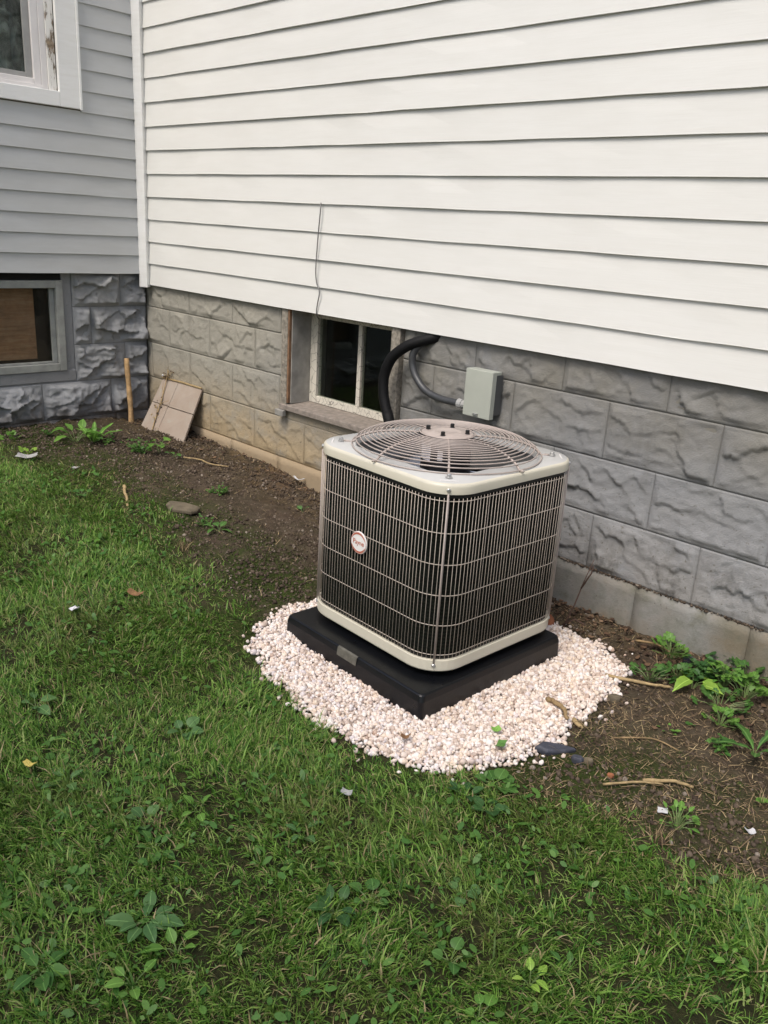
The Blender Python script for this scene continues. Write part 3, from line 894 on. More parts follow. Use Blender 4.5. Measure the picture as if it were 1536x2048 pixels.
# side grille: six hoops, four corner rods, upright wires
HZ = [ZTOP-.022-i*(ZTOP-.022-ZB-.058)/5 for i in range(6)]
for z in HZ:
    b = MB(); b.ring(rsq(hA-.006, rA-.005, z, 8), .0015, 5); b.build('grille_hoop', M['wire'], AC, smooth=True)
loop = rsq(hA-.003, rA-.003, 0, 24)
L_ = [Vector(p) for p in loop]; cum = [0]
for i in range(len(L_)): cum.append(cum[-1]+(L_[(i+1) % len(L_)]-L_[i]).length)
tot = cum[-1]; NW = 168
vs_, fs_ = [], []
for k in range(NW):
    s = tot*(k+.5)/NW
    i = max(q for q in range(len(L_)) if cum[q] <= s)
    t = (s-cum[i])/(cum[i+1]-cum[i]+1e-9)
    p = L_[i].lerp(L_[(i+1) % len(L_)], t)
    jx = random.gauss(0, .0006)
    b = (p.x+jx, p.y)
    o = len(vs_)
    for z in (ZB+.047, ZTOP-.012):
        for j in range(5):
            q = 2*PI*j/5; vs_.append((b[0]+.00095*math.cos(q), b[1]+.00095*math.sin(q), z))
    fs_ += [(o+j, o+(j+1) % 5, o+5+(j+1) % 5, o+5+j) for j in range(5)] + [tuple(o+j for j in range(4, -1, -1)), tuple(o+5+j for j in range(5))]
b = MB(); b.add(vs_, fs_); b.build('grille_wires', M['wire'], AC, smooth=True, kind='stuff')
for k in range(4):
    a = R(45+90*k); rc = (hA-rA)*math.sqrt(2)+rA+.001
    x, y = rc*math.cos(a), rc*math.sin(a)
    b = MB(); b.tube([(x, y, ZB+.030), (x, y, ZTOP+.002)], .0030, 6); b.build('corner_rod', M['guard'], AC, smooth=True)
    for z in (ZB+.024, ZTOP+.014):
        b = MB()
        d = Vector((math.cos(a), math.sin(a), 0))
        b.tube([Vector((x, y, z))-d*.004, Vector((x, y, z))+d*.002, Vector((x, y, z))+d*.0045], [.0065, .0065, .004], 8); b.build('screw', M['screw'], AC)
# badge on the front grille
def badge():
    bx, bz = -.043, .4385; by = -(hA+.001)
    b = MB(); n = 36; r_ = .0385
    pr = [(0., 0.), (r_-.001, 0.), (r_, .001), (r_, .004), (r_-.002, .0055), (0., .0060)]
    vs = []; fs = []
    for rr_, h in pr:
        for j in range(n): q = 2*PI*j/n; vs.append((bx+rr_*math.cos(q), by-h, bz+rr_*math.sin(q)))
    for i in range(len(pr)-1):
        for j in range(n): fs.append((i*n+j, (i+1)*n+j, (i+1)*n+(j+1) % n, i*n+(j+1) % n))
    b.add(vs, fs); B = b.build('badge', M['badge_white'], AC, smooth=False)
    def arc(a0, a1, rin, rout, taper=True):
        b = MB(); n = 22; vs = []; fs = []
        for i in range(n+1):
            t = i/n; a = R(a0+(a1-a0)*t)
            k = math.sin(PI*min(1, max(0, t)))**.6 if taper else 1
            for rr_ in (rout-(rout-rin)*max(k, .12), rout): vs.append((bx+rr_*math.cos(a), by-.0066, bz+rr_*math.sin(a)))
        for i in range(n): fs.append((i*2, i*2+1, i*2+3, i*2+2))
        b.add(vs, fs); b.build('badge_arc', M['badge_red'], B)
    arc(20, 165, .0290, .0345); arc(200, 345, .0290, .0345)
    arc(0, 360, .0362, .0372, False)
    cu = bpy.data.curves.new('badge_text', 'FONT'); cu.body = 'Payne'; cu.size = .0235; cu.align_x = 'CENTER'; cu.align_y = 'CENTER'; cu.extrude = .0002
    cu.offset = .00015
    to = bpy.data.objects.new('t', cu); COL.objects.link(to)
    dg = bpy.context.evaluated_depsgraph_get(); dg.update()
    me = bpy.data.meshes.new_from_object(to.evaluated_get(dg)); bpy.data.objects.remove(to)
    me.materials.clear(); me.materials.append(M['badge_red']); me.name = 'badge_text'
    link('badge_text', me, B, loc=(bx, by-.0066, bz+.001), rot=(PI/2, 0, 0))
badge()

# ------------------------------------------------------------------ electrical box, conduit, pipe, wire
DB = thing('disconnect_box', 'pale green electrical disconnect box on the block wall behind the air conditioner', 'electrical box', (2.772, 0, .80))
b = MB(); b.box(-.056, .056, -.060, -.014, -.085, .082); b.build('back_box', M['box_grey'], DB, bevel=.006)
b = MB(); b.box(-.070, .070, -.088, -.0605, -.096, .098); b.box(-.069, .0695, -.0603, -.030, .0835, .0975); b.build('cover', M['box_green'], DB, bevel=.002)
b = MB(); b.box(.0575, .0695, -.0602, -.016, -.082, .083); b.build('side_flange', M['box_grey'], DB, bevel=.003)
b = MB(); b.box(-.012, .012, -.094, -.0885, -.090, -.079); b.tube([(0, -.096, -.0845), (0, -.0945, -.0845)], .004, 8); b.build('hasp', M['screw'], DB, bevel=.001)
def spline(pts, n=10):
    P_ = [Vector(p) for p in pts]; P_ = [P_[0]*2-P_[1]] + P_ + [P_[-1]*2-P_[-2]]
    out = []
    for i in range(1, len(P_)-2):
        for k in range(n):
            t = k/n; a, b, c, d = P_[i-1:i+3]
            out.append(.5*((2*b)+(c-a)*t+(2*a-5*b+4*c-d)*t*t+(3*b-a-3*c+d)*t**3))
    out.append(P_[-2]); return out
CT = thing('conduit', 'grey electrical conduit curving from under the siding into the pale green box', 'conduit', (2.40, -.045, .85))
b = MB(); pts = [(2.43, .04, .972), (2.392, -.03, .950), (2.364, -.05, .905), (2.366, -.05, .85), (2.398, -.052, .80), (2.458, -.054, .757), (2.545, -.055, .738), (2.655, -.055, .737)]
b.tube([Vector(p)-Vector((2.40, -.045, .85)) for p in spline(pts)], .0162, 10); b.build('conduit_tube', M['conduit'], CT, smooth=True)
b = MB(); b.tube([Vector(p)-Vector((2.40, -.045, .85)) for p in ((2.650,-.055,.737),(2.672,-.055,.737),(2.6725,-.055,.737),(2.701,-.055,.737))], [.021, .021, .0175, .0175], 12); b.build('fitting', M['fitting'], CT, smooth=False)
PP = thing('insulated_pipe', 'black foam-wrapped refrigerant pipe bending down from under the siding beside the window', 'pipe', (2.25, -.07, .7))
O_ = Vector((2.25, -.07, .7))
b = MB(); pts = [(2.54, .07, 1.01), (2.455, .003, .985), (2.395, -.040, .962), (2.335, -.070, .931), (2.270, -.088, .872), (2.238, -.095, .79), (2.244, -.10, .715), (2.268, -.105, .655), (2.30, -.11, .60)]
b.tube([Vector(p)-O_ for p in spline(pts)], .0238, 14); b.build('insulation', M['foam'], PP, smooth=True)
b = MB(); b.tube([Vector(p)-O_ for p in ((2.279,-.1062,.636),(2.30,-.11,.598),(2.345,-.13,.52),(2.44,-.20,.40),(2.60,-.30,.30),(2.79,-.40,.26))], [.0252,.0252,.022,.022,.022,.022], 12); b.build('insulation', M['foam'], PP, smooth=True)

b = MB(); wy = -.040
pts = [(1.693, -.036, 1.513), (1.700, wy-.004, 1.470), (1.690, wy-.004, 1.368), (1.683, wy-.006, 1.216), (1.690, wy-.004, 1.15), (1.711, wy-.002, 1.106), (1.697, wy, 1.05), (1.690, wy+.002, 1.000), (1.688, -.02, .975)]
O_ = Vector((1.69, -.04, 1.2))
b.tube([Vector(p)-O_ for p in spline(pts, 6)], .0030, 6)
b.build('loose_wire', M['steel_wire'], None, loc=O_, smooth=True, label='bent grey wire hanging down the white siding above the small window', category='wire')

# ------------------------------------------------------------------ things by the inside corner
b = MB(); n = 9; pts = []; rs = []
for i in range(12):
    t = i/11; pts.append((.055*0 + (-.062)*t + .004*math.sin(t*5), .018*t, -.03+.425*t)); rs.append(.0165-.001*t+.0012*math.sin(t*17))
b.tube(pts, rs, 9)
b.build('wooden_stake', M['stake_wood'], None, loc=(.118, -.197, Z(.118, -.197)), smooth=True, label='round wooden stake standing in the soil by the inside corner', category='stake')
def leaning_slab():
    p = [Vector(q) for q in ((.262,-.222,.150), (.655,-.160,.138), (.640,-.014,.447), (.205,-.014,.440))]
    t = thing('leaning_slab', 'cracked tan slab leaning against the foundation near the inside corner', 'slab', (.45, -.19, .15))
    O_ = Vector(t.location)
    nrm = (p[1]-p[0]).cross(p[3]-p[0]).normalized()
    if nrm.y > 0: nrm = -nrm
    def pt(u, v): return p[0].lerp(p[1], u).lerp(p[3].lerp(p[2], u), v)
    for u0, u1, v0, v1 in ((0,.39,0,.53),(.40,1,0,.52),(0,.40,.54,1),(.41,1,.53,1)):
        b = MB()
        q = [pt(u0-.002, v0+.001), pt(u1+.002, v0), pt(u1+.001, v1-.001), pt(u0-.001, v1)]
        b.add([a-O_ for a in q]+[a-O_-nrm*.014 for a in q], [(0,1,2,3),(7,6,5,4),(0,4,5,1),(1,5,6,2),(2,6,7,3),(3,7,4,0)])
        b.build('slab_piece', M['slab'], t, bevel=.0025)
    b = MB(); b.tube([pt(-.01, 1.0)-O_+nrm*.004, pt(.5, 1.01)-O_+nrm*.004, pt(1.0, 1.0)-O_+nrm*.004], [.006, .0065, .006], 7); b.build('top_edging', M['dry'], t, smooth=True)
    return pt, nrm
pt_, nr_ = leaning_slab()
# dead weed hanging over the slab
def dead_weed():
    t = thing('dead_weed', 'dry dead weed with curled seed heads hanging over the leaning slab', 'dead plant', (.33, -.1, .3)); O_ = Vector(t.location)
    b = MB(); q = [pt_(.30, .0)+nr_*.006, pt_(.27, .25)+nr_*.010, pt_(.24, .55)+nr_*.013, pt_(.17, .85)+nr_*.012, pt_(.14, 1.05)+nr_*.02, pt_(.10, 1.2)+nr_*.02]
    b.tube([a-O_ for a in q], [.0035, .004, .004, .003, .003, .002], 6)
    for (u, v, u2, v2) in ((.24,.5,.42,.62),(.2,.72,.12,.9),(.14,1.05,.05,1.22),(.14,1.0,.28,1.2),(.15,.98,.02,1.06),(.25,.4,.16,.5)):
        b.tube([pt_(u, v)+nr_*.012-O_, pt_((u+u2)/2, (v+v2)/2)+nr_*.024-O_, pt_(u2, v2)+nr_*.018-O_], [.002, .002, .001], 5)
    b.build('dry_stem', M['dry'], t)
    b = MB(); r_ = random.Random(4)
    for (u, v, n) in ((.10,1.18,16),(.14,1.02,22),(.06,1.05,9),(.22,.60,8),(.26,.30,10),(.25,.45,8),(.24,1.15,8)):
        for i in range(n):
            c = pt_(u, v)+nr_*.016-O_+Vector([r_.gauss(0, .012) for _ in range(3)])
            d = Vector([r_.gauss(0, 1) for _ in range(3)]).normalized()*.010; e = d.cross(Vector([r_.gauss(0, 1) for _ in range(3)])).normalized()*.005
            b.add([c-d, c+e, c+d+e*.3, c-e], [(0,1,2,3)])
    b.build('dry_leaves', M['straw'], t, kind='stuff')
    b = MB()
    for (u, v) in ((.045, 1.26), (.03, 1.03)):
        c = pt_(u, v)+nr_*.02-O_; b.lathe([(0, -.007), (.006, -.005), (.009, 0), (.006, .005), (0, .007)], 7, c)
    b.build('seed_head', M['white_scrap'], t, smooth=True)
dead_weed()

# ------------------------------------------------------------------ plants
def leaf_mesh(kind, mat):
    b = MB()
    if kind == 'ovate':
        prof = [(0, .02), (.12, .17), (.32, .29), (.55, .30), (.78, .20), (.93, .08), (1., 0)]
    elif kind == 'long':
        prof = [(0, .015), (.15, .05), (.28, .085), (.31, .06), (.44, .12), (.48, .085), (.62, .135), (.66, .095), (.80, .10), (.92, .06), (1., 0)]
    elif kind == 'round':
        prof = [(0, .10), (.06, .30), (.25, .47), (.5, .50), (.75, .40), (.93, .18), (1., .02)]
    elif kind == 'pointed':
        prof = [(0, .02), (.10, .22), (.25, .30), (.42, .27), (.48, .29), (.60, .20), (.64, .20), (.80, .09), (1., 0)]
    if kind == 'trefoil':
        for a0 in (0, R(100), R(-100)):
            ca, sa = math.cos(a0), math.sin(a0)
            vs = []
            for (x, w_) in ((0, .02), (.18, .20), (.36, .33), (.50, .30), (.54, .16), (.50, .02)):
                for s in (-1, 0, 1):
                    X, Y, Zz = x, s*w_, .10*abs(s)*w_ - .22*x*x
                    vs.append((X*ca-Y*sa, X*sa+Y*ca, Zz))
            fs = []
            for i in range(5):
                for s in (0, 1): fs.append((i*3+s, i*3+3+s, i*3+4+s, i*3+1+s))
            b.add(vs, fs)
    else:
        vs = []
        for (x, w_) in prof:
            z = .10*x - .38*x*x
            for s in (-1, 0, 1): vs.append((x, s*w_, z+.28*abs(s)*w_ + (.02*math.sin(x*14) if s else 0)))
        fs = []
        for i in range(len(prof)-1):
            for s in (0, 1): fs.append((i*3+s, i*3+3+s, i*3+4+s, i*3+1+s))
        b.add(vs, fs)
    b.smooth = True
    return b.mesh('leaf', mat)
LEAF = {}
def lm(kind, mat):
    if (kind, mat) not in LEAF: LEAF[(kind, mat)] = leaf_mesh(kind, M[mat])
    return LEAF[(kind, mat)]
def weed(name, label, x, y, kind, mat, n, spread, height, size, seed, group=None, elev=(20, 50), cat='weed'):
    r_ = random.Random(seed)
    t = thing(name, label, cat, (x, y, Z(x, y)-.002), 0, group)
    st = MB(); any_ = False
    for k in range(n):
        az = 2*PI*k/n*1.0 + r_.uniform(-.5, .5) + (k//5)*.7
        rad = spread*math.sqrt(r_.uniform(.05, 1)) if height > .015 else 0.0
        h = height*r_.uniform(.45, 1)*(1-.35*rad/(spread+1e-6)) if height > .015 else .012
        p = Vector((rad*math.cos(az), rad*math.sin(az), h))
        if height > .015:
            st.tube([(p.x*.15, p.y*.15, -.004), (p.x*.55, p.y*.55, h*.7), tuple(p)], [.0018, .0014, .0009], 4, False); any_ = True
        s = size*r_.uniform(.7, 1.15)
        el = R(r_.uniform(*elev))
        link('leaf', lm(kind, mat), t, loc=p, rot=(r_.uniform(-.3, .3), -el, az+r_.uniform(-.4, .4)), scale=(s, s*r_.uniform(.85, 1.15), s))
    if any_: st.build('stem', M['stem'], t)
    return t
def bushy(name, label, x, y, mat, n, spread, height, size, seed, cat='weed'):
    """weed of many leaves too small to pick apart"""
    r_ = random.Random(seed); b = MB(); st = MB()
    nst = max(4, n//14)
    for k in range(nst):
        az = r_.uniform(0, 2*PI); rad = spread*math.sqrt(r_.random()); tip = Vector((rad*math.cos(az), rad*math.sin(az), height*r_.uniform(.5, 1)*(1-.4*rad/spread)))
        st.tube([(tip.x*.1, tip.y*.1, -.005), (tip.x*.6, tip.y*.6, tip.z*.6), tuple(tip)], [.0016, .0013, .0008], 4, False)
        for i in range(n//nst):
            f = r_.uniform(.25, 1.05)
            c = Vector((tip.x*f, tip.y*f, tip.z*f)) + Vector((r_.gauss(0, .012), r_.gauss(0, .012), r_.gauss(0, .006)))
            a = r_.uniform(0, 2*PI); s = size*r_.uniform(.6, 1.2); el = r_.uniform(-.2, .7)
            d = Vector((math.cos(a)*math.cos(el), math.sin(a)*math.cos(el), math.sin(el))); e = d.cross(Vector((r_.gauss(0,.3), r_.gauss(0,.3), 1))).normalized(); u = e.cross(d)
            b.add([c, c+d*s*.3+e*s*.3+u*s*.05, c+d*s*.75+e*s*.33+u*s*.02, c+d*s-u*s*.12, c+d*s*.75-e*s*.33+u*s*.02, c+d*s*.3-e*s*.3+u*s*.05, c+d*s*.5-u*s*.04],
                  [(0,1,6),(1,2,6),(2,3,6),(3,4,6),(4,5,6),(5,0,6)])
    t = thing(name, label, cat, (x, y, Z(x, y)-.002))
    b.build('foliage', M[mat], t, kind='stuff'); st.build('stem', M['stem'], t)
    return t

# by the grey wall
weed('broadleaf_weed', 'tall bright broadleaf weed in front of the grey block foundation', .40, -.70, 'ovate', 'leaf_bright', 12, .075, .11, .085, 11, elev=(-5, 60))
weed('strap_leaved_weed', 'weed with long narrow upright leaves right of the tall broadleaf weed', .47, -.63, 'long', 'leaf_bright', 6, .02, .02, .16, 12, elev=(35, 65))
bushy('small_weed', 'small bright weed nearest the wooden stake side of the broadleaf clump', .52, -.57, 'leaf_isl', 42, .045, .075, .020, 13)
bushy('small_weed', 'small pale weed left of the tall broadleaf weed', .245, -.80, 'leaf_isl', 30, .035, .06, .020, 14)
weed('clover_weed', 'low weed at the left edge beside the grey foundation', .24, -1.00, 'trefoil', 'leaf_bright', 6, .05, .05, .04, 15)
weed('clover_weed', 'low yellowish clover above the clear plastic scrap', .50, -1.03, 'trefoil', 'leaf_lime', 6, .06, .035, .035, 16)
bushy('bushy_weed', 'bushy bright green weed in front of the leaning slab', .77, -.50, 'leaf_isl', 150, .085, .10, .020, 17)
weed('broadleaf_weed', 'rounded bright leaves on the right of the bushy weed by the slab', .80, -.40, 'round', 'leaf_bright', 8, .05, .11, .045, 18, elev=(-10, 30))
weed('seedling', 'single seedling with two green leaves in the soil right of the slab weeds', .945, -.395, 'ovate', 'leaf_mid', 4, .02, .05, .045, 19, elev=(0, 50), cat='seedling')
bushy('feathery_weed', 'feathery bright green weed alone in the bare soil left of the air conditioner', 1.53, -.50, 'leaf_isl', 110, .06, .06, .017, 20)
bushy('small_weed', 'small curly weed right of the flat brown stone', 1.79, -.76, 'leaf_isl', 36, .03, .05, .018, 21)
weed('seedling', 'seedling with a drooping leaf right of the small curly weed', 1.885, -.745, 'ovate', 'leaf_mid', 5, .025, .03, .05, 22, elev=(0, 50), cat='seedling')
weed('seedling', 'one-leaved seedling in bare soil beside the air conditioner', 1.90, -.27, 'pointed', 'leaf_blue', 2, .012, .04, .05, 23, cat='seedling')
# right of the gravel
weed('clover_weed', 'tall trefoil weed touching the footing left of the dark bush', 3.755, -.075, 'trefoil', 'leaf_bright', 27, .07, .085, 0.030, 31)
weed('clover_weed', 'trefoil weed growing at the edge of the twig litter nearest the gravel', 3.775, -.245, 'trefoil', 'leaf_mid', 15, .07, .06, 0.034, 32)
weed('clover_weed', 'trefoil weed between the gravel and the lime leaves', 3.84, -.175, 'trefoil', 'leaf_mid', 18, .05, .075, 0.030, 33)
bushy('dark_bush', 'dense dark green bushy weed against the footing block', 3.905, -.085, 'leaf_isl_dark', 260, .105, .080, .024, 34)
weed('lime_leaved_sapling', 'sapling with pointed lime green leaves below the dark bush', 3.900, -.185, 'pointed', 'leaf_lime', 6, .035, .06, .075, 35, elev=(-25, 20), cat='sapling')
weed('upright_weed', 'pale upright leafy weed right of the lime green sapling', 3.970, -.105, 'ovate', 'leaf_bright', 44, .055, .10, 0.028, 36, elev=(-10, 45))
weed('clover_weed', 'dark trefoil weed by the footing at the right edge', 4.02, .0-.035, 'trefoil', 'leaf_mid', 20, .08, .08, 0.036, 37)
weed('clover_weed', 'bright mixed trefoil weed at the right edge under the dark trefoil weed', 4.055, -.13, 'trefoil', 'leaf_bright', 27, .085, .09, 0.032, 38)
weed('clover_weed', 'trailing trefoil weed below the pale upright weed', 4.02, -.235, 'trefoil', 'leaf_mid', 23, .09, .06, 0.030, 39)
weed('clover_weed', 'small trefoil cluster farthest from the wall above the jagged leaves', 4.065, -.335, 'trefoil', 'leaf_bright', 17, .055, .06, 0.028, 40)
weed('jagged_leaved_weed', 'weed with long jagged upright leaves at the right edge', 4.205, -.40, 'long', 'leaf_mid', 5, .02, .02, .135, 41, elev=(15, 60))
bushy('thin_weed', 'thin yellowish weed left of the jagged leaves', 4.125, -.475, 'leaf_isl', 30, .03, .08, .02, 42)
weed('seedling', 'tiny seedling in bare soil below the lime green sapling', 3.975, -.50, 'ovate', 'leaf_bright', 8, .025, .025, 0.020, 43, cat='seedling')
weed('seedling', 'pair of tiny round leaves right of the tiny seedling', 4.01, -.425, 'round', 'leaf_mid', 3, .015, .015, .022, 44, cat='seedling')
weed('leafy_weed', 'leafy weed beside the white paper scrap', 4.205, -.90, 'ovate', 'leaf_bright', 25, .045, .06, 0.021, 45, elev=(-5, 50))
weed('seedling', 'tiny seedling near the dry tuft at the right edge', 4.318, -.63, 'round', 'leaf_bright', 4, .016, .015, .020, 46, cat='seedling')
# rosettes in the lawn
lawn_weeds = [
 ('broad glossy leaves at the lower rim of the pebbles', 3.79, -1.135, 'round', 'leaf_mid', 6, .075),
 ('dark rosette left of the broad glossy leaves', 3.765, -1.235, 'ovate', 'leaf_dark', 6, .07),
 ('round-leaved rosette below the broad glossy leaves', 3.845, -1.235, 'round', 'leaf_dark', 6, .06),
 ('pale blunt leaves in the lawn left of the pebbles', 3.04, -1.65, 'round', 'leaf_blue', 6, .065),
 ('upright broad leaves near the left edge of the lawn', 2.66, -1.92, 'ovate', 'leaf_blue', 6, .085),
 ('flat leaf pair above the dry patch on the left', 3.04, -2.00, 'ovate', 'leaf_blue', 4, .085),
 ('bright upright leaf beside the dry patch', 3.35, -1.80, 'ovate', 'leaf_bright', 4, .07),
 ('wide pale leaves in the middle of the left lawn', 3.30, -1.93, 'round', 'leaf_blue', 6, .06),
 ('rosette of drooping leaves under the wide pale leaves', 3.40, -1.955, 'ovate', 'leaf_mid', 6, .065),
 ('large soft rosette in the lower left lawn', 3.58, -2.08, 'ovate', 'leaf_blue', 9, .10),
 ('bright oval leaf below the large soft rosette', 3.685, -2.07, 'ovate', 'leaf_bright', 4, .075),
 ('shiny leaves in the bottom left corner', 3.55, -2.30, 'ovate', 'leaf_mid', 7, .09),
 ('narrow hanging leaf at the lower left', 3.70, -2.18, 'ovate', 'leaf_bright', 4, .07),
 ('flat dark rosette in the centre of the near lawn', 3.83, -1.76, 'ovate', 'leaf_dark', 8, .085),
 ('round leaves right of the flat dark rosette', 3.86, -1.68, 'round', 'leaf_mid', 5, .05),
 ('pale leaf trio in the middle lawn', 3.59, -1.66, 'ovate', 'leaf_blue', 5, .065),
 ('small leaf pair up the middle lawn', 3.38, -1.61, 'ovate', 'leaf_mid', 4, .06),
 ('paired round leaves in the near right lawn', 3.98, -1.51, 'round', 'leaf_blue', 5, .042),
 ('lime sprig standing in the near right lawn', 4.235, -1.59, 'ovate', 'leaf_lime', 5, .055),
 ('small sprig right of the lime sprig', 4.275, -1.51, 'ovate', 'leaf_mid', 4, .05),
 ('bright leaves at the bottom edge', 4.215, -1.73, 'round', 'leaf_bright', 5, .05),
 ('low round leaves above the bottom edge', 4.09, -1.67, 'round', 'leaf_mid', 6, .045),
 ('small pale leaves in the lower right lawn', 4.49, -1.23, 'ovate', 'leaf_bright', 5, .045),
 ('single broad leaf at the right edge of the lawn', 4.47, -1.05, 'round', 'leaf_mid', 3, .05),
 ('rosette in the sunlit lawn at upper left', 1.75, -1.30, 'round', 'leaf_bright', 5, .055),
 ('rosette below the soil edge on the left', 1.25, -1.08, 'round', 'leaf_mid', 5, .05),
]
for i, (lb, x, y, kd, mt, n, s) in enumerate(lawn_weeds):
    t = weed('lawn_weed', lb, x, y, kd, mt, n,   .03, .020, s*.54, 60+i, group='weeds in the lawn', elev=(8, 42))
    t.location.z += .008

# ------------------------------------------------------------------ scraps, stones, sticks
def lump(name, mat, x, y, sx, sy, sz, rz, label, cat, seed, dz=0.0, n=10, tilt=0.0):
    r_ = random.Random(seed); b = MB()
    base = [(math.cos(2*PI*k/n)*(1+r_.uniform(-.28, .18)), math.sin(2*PI*k/n)*(1+r_.uniform(-.28, .18))) for k in range(n)]
    b.loft([[(u*sx, v*sy, -sz) for u, v in base], [(u*sx*1.02, v*sy*1.02, sz*.4) for u, v in base], [(u*sx*.86, v*sy*.86, sz*(1+r_.uniform(-.15, .15))) for u, v in base]])
    o = b.build(name, mat, None, loc=(x, y, Z(x, y)+dz), bevel=min(sx, sy)*.12, label=label, category=cat)
    o.rotation_euler = (tilt, tilt*.5, rz); return o
lump('flat_stone', M['flat_stone'], 1.60, -.755, .115, .060, .012, .35, 'flat brown stone half sunk in the moss left of the bare soil', 'stone', 1, .006, 7)
lump('slate_shard', M['slate'], 3.800, -.868, .058, .026, .010, .85, 'larger dark slate shard at the right tip of the pebbles', 'stone', 2, .012, 6, .1)
lump('slate_shard', M['slate'], 3.872, -.857, .024, .014, .010, .4, 'small dark slate chip right of the larger shard', 'stone', 3, .010, 6)
lump('tan_stone', M['flat_stone'], 3.900, -.838, .016, .010, .010, .6, 'small tan stone beside the dark slate chip', 'stone', 4, .008, 7)
lump('tan_stone', M['flat_stone'], 3.765, -.470, .020, .016, .012, .2, 'small tan stone at the right rim of the pebbles', 'stone', 5, .012, 7)
lump('grey_stone', M['slate'], 3.82, -.065, .020, .016, .016, .2, 'grey stone between the trefoil weed and the dark bush', 'stone', 6, .012, 8)
lump('clay_chip', M['clay'], 3.975, -.845, .013, .009, .006, .5, 'orange clay chip among the straw', 'clay chip', 7, .006, 6)
lump('brick_lump', M['clay'], 3.30, -.205, .045, .030, .03, .5, 'rough reddish lump behind the air conditioner base', 'brick', 8, .02, 8)
def stick(name, pts, r_, mat, label, cat='stick'):
    b = MB(); O_ = Vector((pts[0][0], pts[0][1], Z(pts[0][0], pts[0][1])))
    q = [Vector((x, y, Z(x, y)+h)) for x, y, h in pts]
    q = spline(q, 5); O2 = random.Random(len(label)); q = [a+Vector((O2.gauss(0, r_*.25), O2.gauss(0, r_*.25), 0)) for a in q]
    rs = [r_*(1-.35*i/(len(q)-1))*O2.uniform(.85, 1.12) for i in range(len(q))]
    b.tube([a-O_ for a in q], rs, 7)
    b.build(name, mat, None, loc=O_, smooth=True, label=label, category=cat)
stick('stick', [(3.640,-.672,.030),(3.672,-.676,.034),(3.712,-.690,.032),(3.745,-.716,.026)], .0095, M['bark'], 'thick curved brown stick lying on the right of the pebbles')
stick('stick', [(3.752,-.700,.020),(3.772,-.704,.018),(3.795,-.712,.016)], .009, M['dry'], 'short pale stick just right of the thick curved one')
stick('stick', [(1.30,-.890,.03),(1.39,-.93,.018),(1.49,-.972,.010)], .009, M['dry'], 'short pale stick standing in the moss left of the flat stone')
stick('stick', [(.98,-.36,.012),(1.07,-.31,.016),(1.15,-.30,.012),(1.24,-.24,.010)], .0045, M['dry'], 'thin pale twig lying on soil in front of the foundation')
stick('stick', [(3.985,-.905,.012),(4.05,-.83,.020),(4.10,-.775,.014)], .0042, M['dry'], 'long straw-coloured stalk across the moss below the slate')
stick('stick', [(4.055,-.800,.012),(4.115,-.745,.018),(4.165,-.72,.012)], .0065, M['dry'], 'split tan bark sliver in the straw right of the slate', 'bark')
stick('stick', [(3.63,-.10,.03),(3.70,-.095,.045),(3.765,-.10,.040)], .0045, M['bark'], 'bent brown twig leading into the trefoil weed by the footing')
stick('stick', [(3.66,-.36,.012),(3.80,-.30,.016),(3.86,-.255,.012)], .0065, M['dry'], 'straight dry stalk right of the pebbles by the lime sapling')
stick('stick', [(3.88,-.68,.01),(3.97,-.60,.02),(4.05,-.58,.01)], .003, M['bark'], 'reddish thin straw in the litter right of the slate')
b = MB(); O_ = Vector((3.36, -.17, Z(3.36, -.17)))
for pts in ([(0,0,0),(.02,.03,.10),(.035,.05,.20),(.055,.065,.29)], [(.03,.045,.17),(.06,.05,.24),(.062,.055,.27)], [(0,0,.02),(.05,0,.06),(.09,.01,.05)]):
    b.tube(pts, [.0035, .0028, .002, .0012][:len(pts)], 6)
b.build('dead_twig', M['bark_dark'], None, loc=O_, smooth=True, label='dark dead twig standing behind the right side of the air conditioner', category='twig')
def scrap(name, x, y, sx, sy, rz, label, cat, mat, seed, curl=.2, h=.01):
    r_ = random.Random(seed); b = MB(); n = 5; vs = []
    for i in range(n):
        for j in range(4):
            u, v = (i/(n-1)-.5)*2, (j/3-.5)*2
            sx_ = sx*.8
            vs.append((u*sx_*(1+r_.uniform(-.12, .12)), v*sy*(1+r_.uniform(-.15, .15)), curl*sx*u*u+r_.uniform(-.05, .05)*sx))
    fs = [(i*4+j, i*4+4+j, i*4+5+j, i*4+1+j) for i in range(n-1) for j in range(3)]
    b.add(vs, fs); o = b.build(name, mat, None, loc=(x, y, Z(x, y)+h), label=label, category=cat); o.rotation_euler = (R(r_.uniform(-12, 12)), R(r_.uniform(-12, 12)), rz)
    m = o.modifiers.new('thick', 'SOLIDIFY'); m.thickness = .0012
scrap('plastic_scrap', 1.585, -.035, .045, .008, .25, 'curved white plastic sliver on the soil left of the air conditioner', 'scrap', M['white_scrap'], 1, .28, .02)
scrap('glass_scrap', .60, -1.06, .062, .026, .9, 'grey translucent plastic scrap at the left edge of the soil', 'scrap', M['fitting'], 2, .2, .02)
scrap('paper_scrap', .88, -.93, .022, .012, .4, 'small pale scrap right of the grey plastic scrap', 'scrap', M['fitting'], 9, .2, .015)
scrap('paper_scrap', 4.155, -.885, .016, .010, .5, 'square white paper scrap beside the leafy weed', 'scrap', M['white_scrap'], 3, .05, .016)
scrap('paper_scrap', 4.348, -.783, .015, .010, .8, 'crumpled white scrap at the right edge', 'scrap', M['white_scrap'], 4, .5, .012)
scrap('paper_scrap', 3.558, -1.478, .018, .009, .6, 'pale grey scrap in the grass below the pebbles', 'scrap', M['fitting'], 5, .3, .024)
